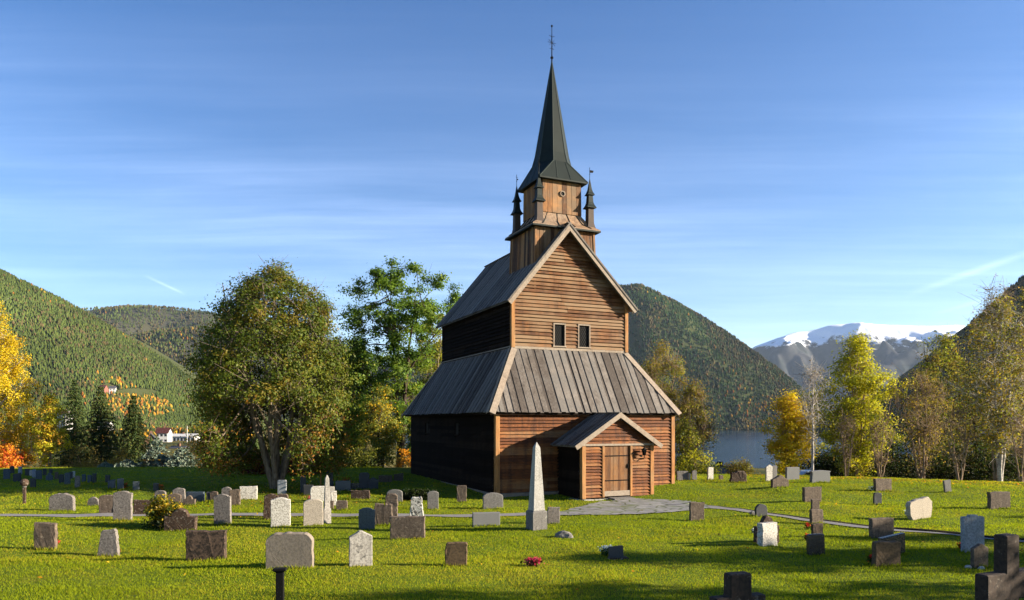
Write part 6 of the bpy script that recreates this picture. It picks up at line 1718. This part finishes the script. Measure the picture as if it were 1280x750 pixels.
# ------------------------------------------------------------------ grass
def grass():
    r = np.random.default_rng(99); X = []; Y = []
    for d0, d1, dens in ((12.5, 16, 1000), (16, 20, 800), (20, 25, 560), (25, 31, 360), (31, 38, 220), (38, 47, 130), (47, 56, 80)):
        hw = d1 * 0.76 + 2; n = int((d1 - d0) * 2 * hw * dens)
        y = r.uniform(d0, d1, n); x = r.uniform(-hw, hw, n); k = np.abs(x) < y * .76 + 2.0
        X.append(x[k]); Y.append(y[k])
    x = np.concatenate(X); y = np.concatenate(Y)
    main = len(x); tx = []; ty = []
    for (sx, sy, sw) in STONE_SPOTS:
        if sy > 40: continue
        k = int(260 * max(sw, .4)); q = r.uniform(-1, 1, k)
        tx.append(sx + q * (sw / 2 + .06)); ty.append(sy + r.choice([-.02, .22], k, p=[.7, .3]) + r.normal(0, .035, k))
    x = np.concatenate([x] + tx); y = np.concatenate([y] + ty); tall = np.arange(len(x)) >= main
    keep = ~in_poly(x, y, APRON)
    c, s = math.cos(TH), math.sin(TH); u = (x + .8836) * c + (y - 34.0317) * s; v = -(x + .8836) * s + (y - 34.0317) * c
    keep &= ~((u > 0.0) & (u < W + .3) & (v > -.1)) & ~((u > PU0 - .1) & (u < PU1 + .1) & (v > PV - .15) & (v < 0.1))
    for P, Wd in PATHS:
        for i in range(0, len(P) - 1):
            a, b = P[i], P[i + 1]
            near = (np.abs(x - a[0]) < 1.2) & (np.abs(y - a[1]) < 1.2)
            if near.any():
                ii = np.where(near)[0]; ab = b - a; t = np.clip(((x[ii] - a[0]) * ab[0] + (y[ii] - a[1]) * ab[1]) / (ab @ ab), 0, 1)
                dd = np.hypot(x[ii] - a[0] - t * ab[0], y[ii] - a[1] - t * ab[1]); keep[ii[dd < Wd[i] * .47]] = False
    pn = fbm(x * .9, y * .9, 3, 70)
    keep &= r.uniform(0, 1, len(x)) < .78 + .35 * pn
    x, y, = x[keep], y[keep]; pn = pn[keep]; tall = tall[keep]; n = len(x); z = ground(x, y)
    far = np.clip((y - 14) / 35, 0, 1)
    h = r.uniform(.022, .055, n) * (1 + .5 * np.clip(pn, -.6, 1)) * (1 + .35 * far) * np.where(tall, r.uniform(1.2, 2.4, n), 1.0); w = .006 + .012 * far + .004 * r.uniform(0, 1, n)
    a = r.uniform(0, 6.283, n); la = r.uniform(0, 6.283, n); ln = h * r.uniform(.2, .95, n)
    dx, dy = np.cos(a) * w, np.sin(a) * w
    V = np.stack([np.stack([x - dx, y - dy, z - .01], -1), np.stack([x + dx, y + dy, z - .01], -1), np.stack([x + np.cos(la) * ln, y + np.sin(la) * ln, z + h], -1)], 1).reshape(-1, 3)
    big = fbm(x * .16, y * .16, 4, 71); dry = np.clip(.16 + .9 * (fbm(x * .35, y * .35, 3, 72)) + .25 * big + .30 * (1 - sstep(14, 22, y)) * (1 - sstep(-5, 6, x)), 0.03, .75)
    azc = x / y * F_PX + CX
    eg = np.interp(azc, [-200, 560, 700, 850, 1000, 1060, 1280, 1500], [50, 53, 53, 46, 45, 43.5, 38.5, 37])
    dry = np.clip(dry + .5 * sstep(-2.2, -.3, y - eg) * sstep(880, 1040, azc), .03, .85)
    base = np.array([[.190, .235, .010], [.220, .250, .012], [.150, .195, .010]])[r.integers(0, 3, n)]
    yel = np.array([[.27, .255, .018], [.30, .245, .026], [.235, .255, .016]])[r.integers(0, 3, n)]
    col = np.where((r.uniform(0, 1, n) < dry)[:, None], yel, base) * (r.uniform(.90, 1.10, n) * (1 + .28 * big))[:, None]
    o = np_mesh('grass', V, np.arange(3 * n).reshape(n, 3), M['blade'], None, colors=np.repeat(col, 3, 0))
    tag(o, kind='stuff')
grass()

def fallen_leaves():
    r = np.random.default_rng(123)
    n1, n2, n3 = 900, 1500, 500
    x = np.concatenate([r.normal(-11.5, 4.0, n1), r.uniform(14, 31, n2), r.uniform(-26, 26, n3)])
    y = np.concatenate([r.normal(35.0, 3.2, n1), 0 * np.arange(n2) + 0, r.uniform(15, 42, n3)])
    az = np.interp(x[n1:n1 + n2], [14, 31], [980, 1330]); e = np.interp(az, [850, 1000, 1060, 1280, 1500], [46, 45, 43.5, 38.5, 37])
    y[n1:n1 + n2] = e - np.abs(r.normal(0, 1.8, n2))
    c, s_ = math.cos(TH), math.sin(TH); u = (x + .8836) * c + (y - 34.0317) * s_; v = -(x + .8836) * s_ + (y - 34.0317) * c
    k = ~((u > -.3) & (u < W + .5) & (v > -3.0)); x, y = x[k], y[k]
    P = np.stack([x, y, ground(x, y) + r.uniform(.02, .06, len(x))], -1)
    tag(leaf_quads('fallen_leaves', P, .045, GOLDM + ORNG + BRN, None, M['leaf'], r, flat=2.5), kind='stuff')
fallen_leaves()
